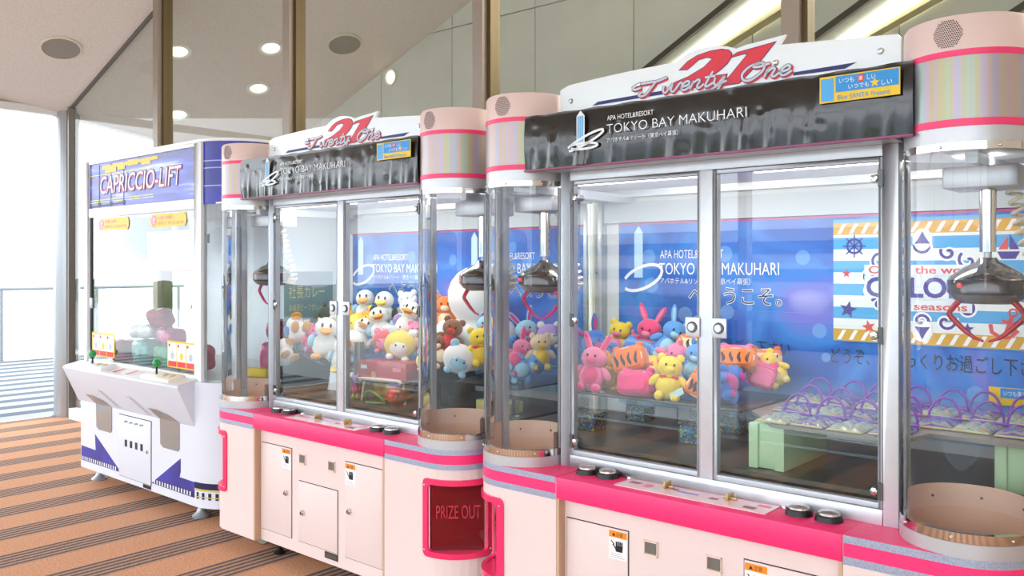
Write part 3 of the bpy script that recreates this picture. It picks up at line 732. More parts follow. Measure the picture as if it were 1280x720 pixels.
    for sx in (-1, 1):
        s = MB(); x0, x1 = sx*.905, sx*.927
        x0, x1 = min(x0, x1), max(x0, x1)
        s.box(x0, x1, .86, .905, zt, 1.80); s.box(x0, x1, VC+.02, VC+.055, .779, 1.80); s.box(x0, x1, VC+.02, .905, zt, .79); s.box(x0, x1, VC+.02, .905, 1.74, 1.80)
        sf = s.build('side_frame', alu_d, root, bev=.002)
        MB().add([(sx*.916, VC+.055, .79), (sx*.916, .86, .79), (sx*.916, .86, 1.74), (sx*.916, VC+.055, 1.74)], [(0,1,2,3)]).build('side_pane', pane, sf, fix=False)
        MB().box(sx*UC-.016, sx*UC+.016, .20, .89, 1.73, 1.765).build('cross_rail', alu, root)
    for v in (.23, .84):
        MB().box(-.90, .90, v-.014, v+.014, 1.755, 1.784).build('long_rail', alu, root)
    MB().box(-.90, .90, .872, .904, 1.645, 1.735).build('light_valance', mat('valance_grey', 'b9c2c8', .4), root)
    for s_ in (-.45, .45):
        lt = MB().tube([(s_-.36, .32, 1.772), (s_+.36, .32, 1.772)], .013, 12).build('lamp_tube', lamp_m, root, smooth=50)
        ld = bpy.data.lights.new('cabinet_light', 'AREA'); ld.shape = 'RECTANGLE'; ld.size = .72; ld.size_y = .05; ld.energy = 3.2; ld.color = (1, .97, .93)
        lo = bpy.data.objects.new('cabinet_light', ld); col.objects.link(lo); lo.parent = root; lo.location = (s_, .36, 1.75); lo.rotation_euler = (.35, 0, 0)
    claw(root, .787, .30, 1, red_pl)
    claw(root, -.787, .30, 1, mat('pink_arm', 'd21f6e', .3, coat=.2))
    # ---- poster across the back wall
    po = MB().box(-.83, .90, .900, .904, .84, 1.64).build('back_poster', ocean_m, root); po.location.z = 0
    for v in po.data.vertices: v.co.z -= .84
    po.location = (0, -.012, .84)
    pr = MB().box(-.83, .90, .8862, .888, 1.635, 1.643).build('poster_edge', mat('magenta_edge', 'c03a86', .5), root)
    return root

def sign_and_banner(root, fr, seed, letters=True):
    """white topper with the printed number and script, black vinyl banner below it"""
    random.seed(seed)
    y = .158
    top = [(-.600, 2.112)]+[(-.600+.04*i, 2.112+.018*math.sin(min(1, i/12)*PI/2)) for i in range(1, 12)]
    top += [(-.113, 2.130), (-.095, 2.142), (-.07, 2.154), (-.023, 2.163), (.024, 2.162), (.07, 2.153), (.103, 2.140), (.136, 2.146), (.266, 2.156), (.246, 2.128)]
    top += [(.30+.05*i, 2.124-.004*i) for i in range(6)]+[(.592, 2.100), (.600, 2.088)]
    bd = MB().plate([(-.600, 1.95), (-.600, 2.100)]+top[1:]+[(.600, 1.95)], y, y+.012).build('topper_board', mat('white_acrylic', 'f3f6f9', .18, coat=.3), root)
    for x, z in ((-.55, 2.055), (-.255, 2.075), (.235, 2.075), (.545, 2.060)):
        k = MB().lathe([(0, .010), (.006, .009), (.007, .003), (.010, 0)], (0, 0), 14).build('bolt', chrome, bd, smooth=40); k.location = (x, y, z); k.rotation_euler = (PI/2, 0, 0)
    # printed stripe
    MB().flat([(-.455, 2.026), (-.43, 2.038), (-.125, 2.043), (-.125, 2.030)], y-.0008).build('printed_stripe', navy, bd, fix=False)
    MB().flat([(.29, 2.027), (.29, 2.037), (.480, 2.039), (.445, 2.025)], y-.0008).build('printed_stripe', navy, bd, fix=False)
    # the big figures: navy, then red on top
    two = [(-.104, 2.101), (-.07, 2.127), (-.035, 2.141), (.012, 2.148), (.053, 2.148), (.078, 2.141), (.09, 2.128), (.088, 2.113), (.075, 2.096), (.047, 2.077), (.024, 2.066), (.075, 2.065), (.065, 2.035), (-.13, 2.035), (-.122, 2.064), (-.07, 2.076), (-.011, 2.099), (.018, 2.121), (.001, 2.127), (-.029, 2.123), (-.052, 2.108), (-.07, 2.097)]
    one = [(.081, 2.116), (.106, 2.128), (.238, 2.141), (.18, 2.08), (.114, 2.027), (.050, 2.027), (.1, 2.077), (.139, 2.115), (.131, 2.117), (.075, 2.112)]
    for nm, m, g, yy in (('figure_outline', navy, 1.0, y-.0012), ('figure', red_pr, None, y-.002)):
        b = MB()
        for poly in (two, one):
            P = poly
            if g is None:
                n = len(P); Q = []
                for i in range(n):
                    p0, p1, p2 = Vector(P[i-1]), Vector(P[i]), Vector(P[(i+1) % n])
                    d1, d2 = (p1-p0).normalized(), (p2-p1).normalized()
                    n1, n2 = Vector((d1.y, -d1.x)), Vector((d2.y, -d2.x)); nn = (n1+n2)
                    nn = nn/max(nn.length_squared, .35)*2*.5
                    Q.append(tuple(p1+nn*.0046))
                P = Q
            b.flat(P, yy)
        b.build(nm, m, bd, fix=False)
    script_words(bd, -.252, 0, .05, lambda x: 2.033, y-.003)
    # ---- banner, a wrinkled sheet over the sign box
    yb = .036
    rip = [(random.uniform(-.66, .66), random.uniform(.006, .018), random.uniform(.4, 1.3)) for _ in range(46)]
    dent = [(random.uniform(-.64, .64), random.uniform(1.81, 1.98), random.uniform(.008, .025), random.uniform(-.0022, .0026)) for _ in range(60)]
    def off(x, z):
        k = max(0, min(1, (1.985-z)/.185)); e = 0
        for cx, wd, am in rip: e += am*.0040*(k**2)*math.exp(-((x-cx-.12*(z-1.85))/wd)**2)
        for cx, cz, wd, am in dent: e += am*math.exp(-(((x-cx)*.8+(z-cz)*.5)**2+((z-cz)*.4-(x-cx)*.15)**2*4)/wd**2)
        return e+.004*k*math.sin(x*9+seed)+.007*math.sin(k*PI)
    sheet = MB()
    sheet.grid(lambda a, b_: (-.668+1.336*a, yb-off(-.668+1.336*a, 1.800+.193*b_), 1.800+.193*b_+.0015*math.sin(a*60)*(1 if b_ == 1 else 0)), 300, 44)
    sh = sheet.build('vinyl_banner', vinyl, root, smooth=180, fix=False)
    MB().box(-.668, .668, .044, .052, 1.795, 1.992).build('banner_backing', mat('backing_black', '1b1717', .6), root)
    MB().box(-.668, .668, .030, .052, 1.7935, 1.7995).build('banner_hem', mat('magenta_hem', '8d3a66', .4), root)
    MB().box(-.61, .61, .052, .150, 1.795, 1.800).build('sign_soffit', silver, root)
    yl = yb-.017
    ink = mat('banner_ink', 'e9ebee', .4)
    hold = sh
    lettering('APA HOTEL&RESORT', ink, hold, -.295, -.115, 1.938, 1.954, yl)
    lettering('TOKYO BAY MAKUHARI', ink, hold, -.297, .205, 1.895, 1.925, yl, offset=-.012)
    lettering('アパホテル&リゾート〈東京ベイ幕張〉', ink, hold, -.297, -.025, 1.864, 1.880, yl)
    b = MB(); cx = -.405
    b.flat([(cx-.017, 1.862), (cx+.017, 1.862), (cx+.017, 1.966), (cx, 1.984), (cx-.017, 1.966)], yl).build('tower_emblem', ink, hold, fix=False)
    b = MB()
    for k in range(3): b.flat([(cx-.013+k*.009, 1.866), (cx-.006+k*.009, 1.866), (cx-.006+k*.009, 1.966), (cx-.013+k*.009, 1.966)], yl-.0008)
    b.build('tower_emblem_blue', mat('emblem_blue', '6fb1de', .4), hold, fix=False)
    for rx, rz, dx, dz, k in ((.078, .014, .018, 1.880, .36), (.06, .010, .012, 1.862, .0)):
        pts = [(cx+dx+rx*math.cos(t), dz+rz*math.sin(t)+k*rx*math.cos(t)) for t in [-2.6+i*.28 for i in range(20)]]
        MB().stroke(pts, .008, yl-.0012).build('ring_emblem', ink, hold, fix=False)
    # small square advertisement in the upper corner
    ax0, ax1, az0, az1 = .425, .640, 1.905, 1.978
    ad = MB().box(ax0, ax1, yl-.001, yl+.001, az0, az1).build('advert_sticker', yellow_pr, root)
    MB().flat([(ax0+.045, az0+.026), (ax1-.003, az0+.026), (ax1-.003, az1-.003), (ax0+.045, az1-.003)], yl-.0016).build('advert_ground', blue_pr, ad, fix=False)
    lettering('いつも', white_pr, ad, ax0+.055, ax0+.095, az0+.050, az0+.064, yl-.0022)
    lettering('楽', white_pr, ad, ax0+.107, ax0+.119, az0+.051, az0+.063, yl-.0028)
    MB().flat(circ(ax0+.113, az0+.057, .010), yl-.0024).build('red_spot', red_pr, ad, fix=False)
    lettering('しい', white_pr, ad, ax0+.130, ax0+.152, az0+.050, az0+.064, yl-.0022)
    lettering('いつでも', white_pr, ad, ax0+.080, ax0+.135, az0+.031, az0+.044, yl-.0022)
    MB().flat(star(ax0+.150, az0+.040, .014), yl-.0022).build('yellow_star', yellow_pr, ad, fix=False)
    lettering('しい', white_pr, ad, ax0+.168, ax0+.195, az0+.031, az0+.044, yl-.0022)
    lettering('Blue SANTA Present', blue_pr, ad, ax0+.050, ax0+.190, az0+.005, az0+.018, yl-.0022)
    MB().flat([(ax0+.004, az0+.004), (ax0+.040, az0+.004), (ax0+.040, az1-.006), (ax0+.004, az1-.006)], yl-.0016).build('advert_panel', mat('pale_blue_panel', '4aa9e6', .4), ad, fix=False)

A = crane_cabinet('A', 'large pink and beige crane cabinet holding plush pouches and clear bags', 3)
sign_and_banner(A, 'A', 11)
B = crane_cabinet('B', 'pink and beige crane cabinet full of duck plush toys with a reflective banner', 8)
sign_and_banner(B, 'B', 29)
poster_words(A, -.775, .886)
dark_text = mat('dark_text', '28303c', .5)
lettering('どうぞ、ごゆっくりお過ごし下さい', dark_text, A, .13, .84, 1.085, 1.145, .8852)
lettering('どうぞ、ごゆっくりお過ごし下さい', dark_text, A, -.80, -.03, 1.10, 1.155, .8852)
poster_words(B, -.80, .886)
poster_words(B, .13, .886)
lettering('ごゆっくりお過ごし下さい', dark_text, B, .40, .88, 1.12, 1.165, .8852)
lettering('ごゆっくりお過ごし下さい', dark_text, B, -.52, .10, 1.12, 1.165, .8852)

# ---- striped seaside poster on the back of the big cabinet
def seaside_poster():
    y = .8835
    p = MB().box(.14, .88, y, y+.001, 0, .455).build('seaside_poster', stripes_m, A); p.location = (0, 0, 1.170)
    L = lambda k: y-.0006*k
    rope = mat('rope_gold', 'd9a63c', .5)
    for z in (1.195, 1.590):
        MB().flat([(.14, z-.022), (.88, z-.022), (.88, z+.022), (.14, z+.022)], L(1)).build('rope', rope, p, fix=False)
        q = p.children[-1]; q.location.z = -1.170
        for i in range(17):
            x = .155+i*.043
            MB().flat([(x, z-.018), (x+.014, z-.018), (x+.034, z+.018), (x+.020, z+.018)], L(2)).build('rope_strand', white_pr, q, fix=False)
    vio = mat('violet_print', '4a3c94', .4); coral = mat('coral_print', 'd9514e', .4)
    def add(nm, m, k, *polys):
        b = MB()
        for q in polys: b.flat(q, L(k))
        o = b.build(nm, m, p, fix=False); o.location.z = -1.170; return o
    def stroke(nm, m, k, pts, wd):
        o = MB().stroke(pts, wd, L(k)).build(nm, m, p, fix=False); o.location.z = -1.170; return o
    cx, cz = .455, 1.385
    # scrolled crest: curls edged in white all round the words
    def curl(x, z, r, a, d):
        sp = [(x+r*(1-i/16)*math.cos(a+d*i*.42), z+r*(1-i/16)*math.sin(a+d*i*.42)) for i in range(15)]
        stroke('scroll_edge', white_pr, 2, sp, .024); stroke('scroll', vio, 3, sp, .010)
    for i in range(14):
        t = 2*PI*i/14+.2; rr = .033 if i % 2 else .026
        curl(cx+.185*math.cos(t), cz+(.128+.012*(i % 2))*math.sin(t), rr, t+PI*.5, 1 if math.cos(t)*math.sin(t) > 0 else -1)
    for sz, zz_ in ((1, 1.545), (-1, 1.222)):
        add('finial_edge', white_pr, 3, [(cx+.034*math.sin(q), zz_+.040*math.cos(q)) for q in [k*PI/5 for k in range(10)]])
        add('finial', vio, 4, star(cx, zz_, .030, 3, .45, 0 if sz > 0 else PI)[::-1])
    for x0, x1, z0, z1 in ((.255, .655, 1.418, 1.456), (.255, .655, 1.334, 1.416), (.30, .615, 1.290, 1.330)):
        add('word_ground', mat('pale_ground', 'dfe9f0', .45), 4, [(x0, z0), (x1, z0), (x1, z1), (x0, z1)])
    for nm, tx, m, x0, x1, z0, z1, of in (('lettering', 'Create the world', coral, .270, .640, 1.424, 1.452, .02), ('lettering', 'COLORS', vio, .262, .640, 1.338, 1.412, .03), ('lettering', 'four seasons', coral, .315, .600, 1.295, 1.322, .02)):
        o = lettering(tx, m, p, x0, x1, z0, z1, L(5), offset=of); o.location.z = -1.170
    add('star', coral, 2, star(.189, 1.423, .017)[::-1]); add('star', vio, 2, star(.195, 1.289, .034, rot=.2)[::-1]); add('star', coral, 2, star(.270, 1.228, .026, rot=-.2)[::-1])
    add('star', vio, 2, star(.60, 1.235, .022)[::-1])
    # ship's wheel
    stroke('wheel_rim', vio, 2, [(.218+.026*math.cos(i*.35), 1.525+.026*math.sin(i*.35)) for i in range(19)], .008)
    for i in range(4):
        a = i*PI/4; stroke('wheel_spoke', vio, 2, [(.218-.042*math.cos(a), 1.525-.042*math.sin(a)), (.218+.042*math.cos(a), 1.525+.042*math.sin(a))], .005)
    # boat and anchor
    add('boat_hull', vio, 2, [(.690, 1.500), (.758, 1.500), (.745, 1.475), (.703, 1.475)]); add('boat_sail', coral, 2, [(.722, 1.507), (.722, 1.553), (.694, 1.507)]); add('boat_sail', vio, 2, [(.727, 1.507), (.727, 1.56), (.756, 1.507)])
    stroke('anchor_shank', coral, 2, [(.735, 1.285), (.713, 1.215)], .013); stroke('anchor_bar', coral, 2, [(.705, 1.268), (.752, 1.255)], .011)
    stroke('anchor_ring', coral, 2, [(.738+.012*math.cos(i*.6), 1.296+.012*math.sin(i*.6)) for i in range(12)], .006)
    stroke('anchor_arm', coral, 2, [(.670, 1.255), (.675, 1.228), (.700, 1.212), (.730, 1.214), (.752, 1.238)], .013)
    ad = MB().box(.665, .80, y-.0005, y+.0005, .985, 1.045).build('small_advert', yellow_pr, A)
    MB().flat([(.70, 1.01), (.798, 1.01), (.798, 1.043), (.70, 1.043)], y-.0012).build('advert_ground', blue_pr, ad, fix=False)
    lettering('いつも楽しい', white_pr, ad, .71, .79, 1.018, 1.036, y-.0018)
seaside_poster()
# framed notice hung on the side pane of the duck cabinet
ntc = MB().box(-.912, -.908, .46, .80, 1.14, 1.42).build('side_notice', mat('notice_grey', '7d939c', .4), B)
def side_words(s, y0, y1, z0, z1):
    o = lettering(s, mat('notice_gold', 'e6d9a6', .5), ntc, 0, y1-y0, z0, z1, 0)
    o.location = (-.9065, y0, 0); o.rotation_euler = (0, 0, PI/2)
side_words('社長カレー', .49, .74, 1.265, 1.34); side_words('本格派ビーフカレー', .49, .72, 1.19, 1.232)

# ================================================================== white lift machine
def lift_machine():
    root = empty('lift_machine'); place(root, 'C')
    tag(root, 'white prize machine with a blue marquee and two green joysticks', 'prize machine')
    W_, D = 1.53, .90; rc = .27
    def outline(v0=0.0, u0=0.0, n=12, ins=0.0):
        o = [(u0+ins, D-ins), (u0+ins, v0+.05)]+[(u0+ins+.05*(1-math.cos(a)), v0+ins+.05*(1-math.sin(a))) for a in [i*PI/8 for i in range(1, 5)]]
        o += [(W_+(rc-ins)*math.sin(a), v0+rc-(rc-ins)*math.cos(a)) for a in [i*PI/2/n for i in range(n+1)]]
        return o+[(W_+rc-ins, D-ins)]
    white_c = mat('white_cabinet', 'd7dbe6', .35)
    MB().prism(outline(), .10, .80).build('base', white_c, root, smooth=30)
    for u, v in ((.09, .10), (1.42, .10), (.09, .8), (1.6, .8), (1.68, .16)):
        MB().lathe([(0, 0), (.048, 0), (.05, .01), (.026, .028), (.018, .05), (.018, .101)], (u, v), 20).build('levelling_foot', alu_d, root, smooth=40)
    # sloping control console
    sec = [(.02, .545), (0, .545), (-.10, .765), (-.104, .778), (-.095, .787), (.02, .812)]
    n = len(sec)
    cb = MB().side(sec, .0, W_).build('console', white_c, root, bev=.004)
    MB().side([(-.097, .7875), (-.095, .789), (.018, .814), (.018, .812)], .004, W_-.004).build('console_top', mat('console_grey', 'cfccc5', .35), root)
    def zt(v): return .787+(v+.095)*(.025/.115)
    for j, x in enumerate((.20, 1.06)):
        pd = MB().add([(x+a, v, zt(v)+h) for a, v, h in ((0, -.085, .018), (.33, -.085, .018), (.33, .01, .018), (0, .01, .018), (0, -.09, 0), (.34, -.09, 0), (.34, .012, 0), (-.005, .012, 0))],
                      [(0,1,2,3), (0,4,5,1), (1,5,6,2), (2,6,7,3), (3,7,4,0)]).build('joystick_pod', offwhite if j else white_p, root, bev=.003)
        jx = x+.10
        js = MB().tube([(jx, -.035, zt(-.035)+.015), (jx, -.035, zt(-.035)+.070)], .006, 8).build('joystick', black, root)
        ball('joystick_knob', green_pl, js, (jx, -.035, zt(-.035)+.082), .024)
        for k in range(2):
            MB().lathe([(.020, 0), (.018, .008), (0, .010)], (0, 0), 18).build('push_button', mat('tan_button', 'cbb98f', .4), pd, smooth=35)
            q = pd.children[-1]; q.location = (x+.20+k*.075, -.035, zt(-.035)+.018)
    for x0, m in ((.57, 'c9b6b4'), (.66, 'c2444c'), (.72, 'd8c9c6'), (.83, 'c2444c'), (.90, 'c9b6b4')):
        MB().add([(x0+a, v, zt(v)+h) for h in (.0025,) for a, v in ((0, -.075), (.05, -.075), (.055, .0), (.005, .0))], [(0,1,2,3)]).build('instruction_card', mat('card_'+m, m, .4), root)
    # smoked prize windows running up into the console
    for dx in (0.0, .858):
        P = [(.184, .606), (.284, .606), (.42, .585), (.505, .545), (.505, .400), (.490, .383), (.320, .383), (.284, .400), (.278, .555)]
        P = [(x+dx, z) for x, z in P]
        lowp = [(P[8][0], .552), (P[3][0], .552), P[4], P[5], P[6], P[7]]
        MB().plate(lowp, -.004, .0).build('prize_window', mat('smoked_window_panel', '8f8b89', .12, coat=.5), root)
        up = [P[0], P[1], P[2], (P[3][0], .552), (P[8][0], .552)]
        def off3(z): return -(z-.545)*(.10/.22)-.004
        o = MB().add([(x, off3(z), z) for x, z in up], [(0,1,2,3,4)]).build('prize_window_top', mat('smoked_window_panel', '8f8b89'), root)
    # coin door
    MB().box(.606, 1.029, -.0015, .001, .130, .520).build('door_gap', dark_gap, root)
    d = MB().box(.610, 1.025, -.006, .0, .134, .516).build('coin_door', white_c, root, bev=.001)
    for i in range(4):
        x = .694+i*.0685
        MB().box(x, x+.030, -.0075, -.006, .326, .368).build('coin_slot', black, d)
        MB().tube(smooth_path([(x, -.007, .476), (x+.012, -.012, .486), (x+.026, -.012, .487), (x+.036, -.007, .481)], 3), .004, 6).build('coin_return', alu_d, d)
    MB().lathe([(.011, 0), (.010, .006), (0, .007)], (0, 0), 16).build('lock', chrome, d, smooth=35); k = d.children[-1]; k.location = (.989, -.006, .33); k.rotation_euler = (PI/2, 0, 0)
    MB().box(.925, 1.022, -.003, .0, .106, .127).build('rating_plate', black, root)
    # punched vents on the slope
    for x0 in (.43, .83):
        v = MB()
        for i in range(9):
            for j in range(3):
                z = .650-i*.011; x = x0+i*.021+j*.022; yy = -(z-.545)*(.10/.22)-.003
                v.add([(x+.005*math.cos(q), yy-.005*math.sin(q)*.5, z+.005*math.sin(q)) for q in [k2*PI/3 for k2 in range(6)]], [tuple(range(6))])
        o = v.build('vent_holes', mat('vent_grey', '9b9b9e', .7), root, fix=False); o['kind'] = 'stuff'
    # blue printed skirt
    vio = mat('blue_skirt', '39399b', .35, var=.45, scale=4); vb = mat('bar_white', 'e9ecf2', .4); vd = mat('navy_skirt', '1d1d4a', .35)
    MB().plate([(0.052, .245), (.27, .240), (.258, .345), (.60, .166), (.60, .150), (.052, .148)], -.002, .001).build('blue_print', vio, root)
    MB().plate([(1.374, .346), (1.374, .270), (1.361, .238), (1.53, .236), (1.53, .148), (1.03, .150)], -.002, .001).build('blue_print', vio, root)
    for x0, x1 in ((.06, .58), (1.05, 1.52)):
        MB().flat([(x0, .152), (x1, .152), (x1, .178), (x0+.03, .178)], -.0025).build('skirt_band', vd, root, fix=False)
        for i in range(int((x1-x0)/.032)):
            x = x0+.012+i*.032
            MB().flat([(x, .153), (x+.014, .153), (x+.014, .177), (x, .177)], -.003).build('skirt_bar', vb, root, fix=False)
    def wrap(nm, m, z0, z1, r, a0=0.0, a1=PI/2):
        MB().lathe([(r, z0), (r, z1)], (W_, rc), 16, a0=a0, a1=a1).build(nm, m, root, smooth=60, fix=False)
    wrap('corner_print', vd, .205, .240, rc+.0015); wrap('corner_line', mat('olive_line', 'c9bd4a', .4), .194, .204, rc+.002); wrap('corner_line', mat('olive_line', 'c9bd4a'), .158, .163, rc+.0022)
    for i in range(9):
        a = .08+i*.165; wrap('corner_bar', vd, .148, .186, rc+.0018, a, a+.07)
    # ---- upper glass case
    ZT = 2.150; zg = .80
    fr_ = MB()
    fr_.box(.04, .115, .02, .06, zg, ZT); fr_.box(1.487, 1.56, .02, .06, zg, ZT)
    fr_.box(.115, 1.487, .02, .06, 1.775, 1.835); fr_.box(.115, 1.487, .02, .06, zg, .83); fr_.box(.115, 1.487, .02, .06, ZT-.02, ZT)
    fr_.build('front_frame', white_p, root, bev=.003)
    for x in (.04, 1.74): MB().box(x, x+.05, .84, .89, zg, ZT).build('rear_post', white_p, root)
    MB().add([(.115, .035, .83), (1.487, .035, .83), (1.487, .035, 1.775), (.115, .035, 1.775)], [(0,1,2,3)]).build('front_pane', door_glass, root, fix=False)
    MB().box(.112, .135, .03, .05, .83, 1.775).build('door_edge', black, root)
    MB().box(.125, .165, .018, .03, 1.17, 1.24).build('door_latch', alu_d, root, bev=.004)
    k = MB().lathe([(.014, 0), (.013, .008), (0, .009)], (0, 0), 16).build('door_lock', chrome, root, smooth=35); k.location = (1.455, .02, 1.22); k.rotation_euler = (PI/2, 0, 0)
    MB().lathe([(.25, .81), (.25, 1.80)], (1.54, .29), 18, a0=.06, a1=PI/2).build('corner_pane', pane, root, smooth=60, fix=False)
    MB().add([(1.79, .29, .81), (1.79, .84, .81), (1.79, .84, 1.80), (1.79, .29, 1.80)], [(0,1,2,3)]).build('side_pane', pane, root, fix=False)
    MB().add([(.06, .06, .81), (.06, .84, .81), (.06, .84, 1.80), (.06, .06, 1.80)], [(0,1,2,3)]).build('side_pane', pane, root, fix=False)
    MB().lathe([(.255, 1.80), (.255, ZT)], (1.54, .29), 18, a0=.06, a1=PI/2).build('corner_marquee', mat('corner_blue', '1f209c', .3, var=.4, scale=6, coat=.1), root, smooth=60, fix=False)
    for z in (1.90, 2.0, 2.04):
        MB().lathe([(.2562, z), (.2562, z+.006)], (1.54, .29), 18, a0=.06, a1=PI/2).build('corner_line', mat('pale_line', 'aab6e8', .4), root, smooth=60, fix=False)
    MB().box(1.785, 1.795, .29, .89, 1.80, ZT).build('side_marquee', mat('corner_blue', '2a2bb0'), root)
    MB().box(.045, .055, .06, .89, 1.80, ZT).build('side_marquee', mat('corner_blue', '2a2bb0'), root)
    MB().prism(outline(.015, .03, ins=.0), ZT, ZT+.018).build('roof', white_p, root, bev=.004)
    MB().prism(outline(.05, .06, ins=.03), zg-.0, zg+.004).build('inner_floor', mat('inner_cream', 'd8d3cb', .4), root)
    MB().box(.05, 1.78, .875, .89, zg, 1.80).build('back_panel', mat('back_white', 'e6eef4', .4), root)
    MB().box(.05, 1.78, .06, .88, 1.80, 1.81).build('inner_ceiling', white_m, root)
    # round blue print on the back and two claws
    MB().side([(.5+(y_), 1.75+z_) for y_, z_ in circ(0, 0, .27, 40)], .066, .070).build('round_print', mat('ring_grey', '8fa0ad', .4), root)
    MB().side([(.5+(y_), 1.75+z_) for y_, z_ in circ(0, 0, .225, 40)], .070, .074).build('round_print', mat('ring_blue', '3f8fd6', .3, var=.4, scale=5), root)
    for x in (.55, .86):
        ar = MB().box(x-.05, x+.05, .35, .45, 1.60, 1.66).build('claw_body', alu_d, root, bev=.005)
        MB().tube([(x, .40, 1.66), (x, .40, 1.80)], .016, 10).build('claw_pole', chrome, ar, smooth=50)
        for s in (-1, 1):
            MB().tube(smooth_path([(x+s*.04, .38, 1.61), (x+s*.085, .38, 1.56), (x+s*.085, .38, 1.49), (x+s*.03, .38, 1.45)], 4), .008, 8).build('claw_arm', chrome, ar, smooth=50)
    # marquee print
    mq = MB().box(.115, 1.487, .030, .045, 1.835, 2.130).build('marquee', None, root)
    m, nt, b = node_mat('marquee_print')
    tc = N(nt, 'ShaderNodeTexCoord'); sep = N(nt, 'ShaderNodeSeparateXYZ'); nt.links.new(tc.outputs['Object'], sep.inputs[0])
    nz = N(nt, 'ShaderNodeTexNoise'); nz.inputs['Scale'].default_value = 3.0
    mp = N(nt, 'ShaderNodeMapping'); mp.inputs['Scale'].default_value = (.5, 1, 5); nt.links.new(tc.outputs['Object'], mp.inputs[0]); nt.links.new(mp.outputs[0], nz.inputs[0])
    nt.links.new(ramp_n(nt, nz.outputs[0], [(.36, '14187c'), (.48, '262fb4'), (.57, '4a5cd0'), (.67, 'b3c2ee'), (.78, 'e6eafc')]), b.inputs['Base Color'])
    b.inputs['Roughness'].default_value = .3; b.inputs['Coat Weight'].default_value = .15
    mq.data.materials.clear(); mq.data.materials.append(m)
    yq = .0285
    MB().flat([(.30, 2.085), (1.05, 2.098), (1.05, 2.118), (.30, 2.112)], yq).build('yellow_bar', yellow_pr, mq, fix=False)
    for i, (x0, x1, z0, z1) in enumerate(((.34, .50, 2.06, 2.10), (.52, .62, 2.07, 2.11), (.66, .80, 2.085, 2.12), (.84, .96, 2.075, 2.11))):
        MB().flat([(x0, z0), (x1, z0), (x1, z1), (x0, z1)], yq-.0005).build('yellow_block', yellow_pr, mq, fix=False)
    for z in (1.87, 1.885, 2.05):
        MB().flat([(.12, z), (1.0, z), (1.0, z+.005), (.12, z+.005)], yq).build('yellow_line', mat('pale_yellow', 'dfe06a', .4), mq, fix=False)
    for x in (.25, .42, .60):
        MB().flat([(x, 1.84), (x+.008, 1.84), (x+.008, 2.12), (x, 2.12)], yq-.0004).build('grid_line', black, mq, fix=False)
        MB().flat(circ(x+.004, 1.858, .018, 10)[::-1], yq-.0006).build('grid_knot', black, mq, fix=False)
    MB().flat([(.115, 1.842), (.62, 1.850), (.62, 1.860), (.115, 1.852)], yq-.0004).build('grid_line', black, mq, fix=False)
    for tx, mm, of, k in (('CAPRICCIO-LIFT', mat('crimson_print', 'a3163a', .4), .05, 2), ('CAPRICCIO-LIFT', mat('ice_print', 'e6e8ff', .4), .0, 3)):
        lettering(tx, mm, mq, .272-.008*(3-k), 1.33+.008*(3-k), 1.925-.006*(3-k), 2.040+.006*(3-k), yq-.0006*k, shear=.18, offset=of)
    lettering('カプリチオリフト', mat('pale_yellow', 'dfe06a'), mq, .70, .90, 1.868, 1.892, yq-.001)
    # stickers on the pane
    yp = .033
    for x in (.237, .95):
        s = MB().plate(rrect(x, x+.43, 1.685, 1.765, .03), yp-.002, yp).build('notice_sticker', yellow_pr, root)
        MB().flat(circ(x+.045, 1.725, .034, 20)[::-1], yp-.0026).build('notice_dot', red_pl, s, fix=False)
        lettering('!', white_pr, s, x+.038, x+.052, 1.705, 1.747, yp-.0032)
        lettering('お客様へのお願い', red_pl, s, x+.09, x+.28, 1.731, 1.753, yp-.0026, offset=.012)
        lettering('台を叩いたり、ゆすったりしないでね', red_pl, s, x+.09, x+.40, 1.698, 1.720, yp-.0026, offset=.012)
    for x in (.14, 1.16):
        s = MB().box(x, x+.33, yp-.002, yp, .855, 1.012).build('how_to_play_card', yellow_pr, root)
        for k in range(3):
            xx = x+.012+k*.105
            c2 = MB().flat([(xx, .895), (xx+.095, .895), (xx+.095, 1.000), (xx, 1.000)], yp-.0026).build('card_panel', white_pr, s, fix=False)
            MB().flat([(xx, .862), (xx+.095, .862), (xx+.095, .892), (xx, .892)], yp-.0026).build('card_caption', red_pr, s, fix=False)
            MB().flat(circ(xx+.014, .985, .011, 12)[::-1], yp-.0032).build('card_number', red_pl, s, fix=False)
            MB().flat(circ(xx+.05, .925, .022, 12)[::-1], yp-.0032).build('card_picture', yellow_pr if k == 1 else alu_d, s, fix=False)
            MB().stroke([(xx+.05, .945), (xx+.05, .985)], .006, yp-.0032).build('card_picture_line', alu_d, s, fix=False)
    wn = MB().plate([(.90, 1.42), (1.46, 1.42), (1.46, 1.66), (.90, 1.66)], yp+.0045, yp+.006).build('white_notice', white_p, root)
    MB().flat([(.90, 1.42), (1.46, 1.42), (1.46, 1.428), (.90, 1.428)], yp+.004).build('notice_edge', red_pr, wn, fix=False)
    return root
lift_machine()

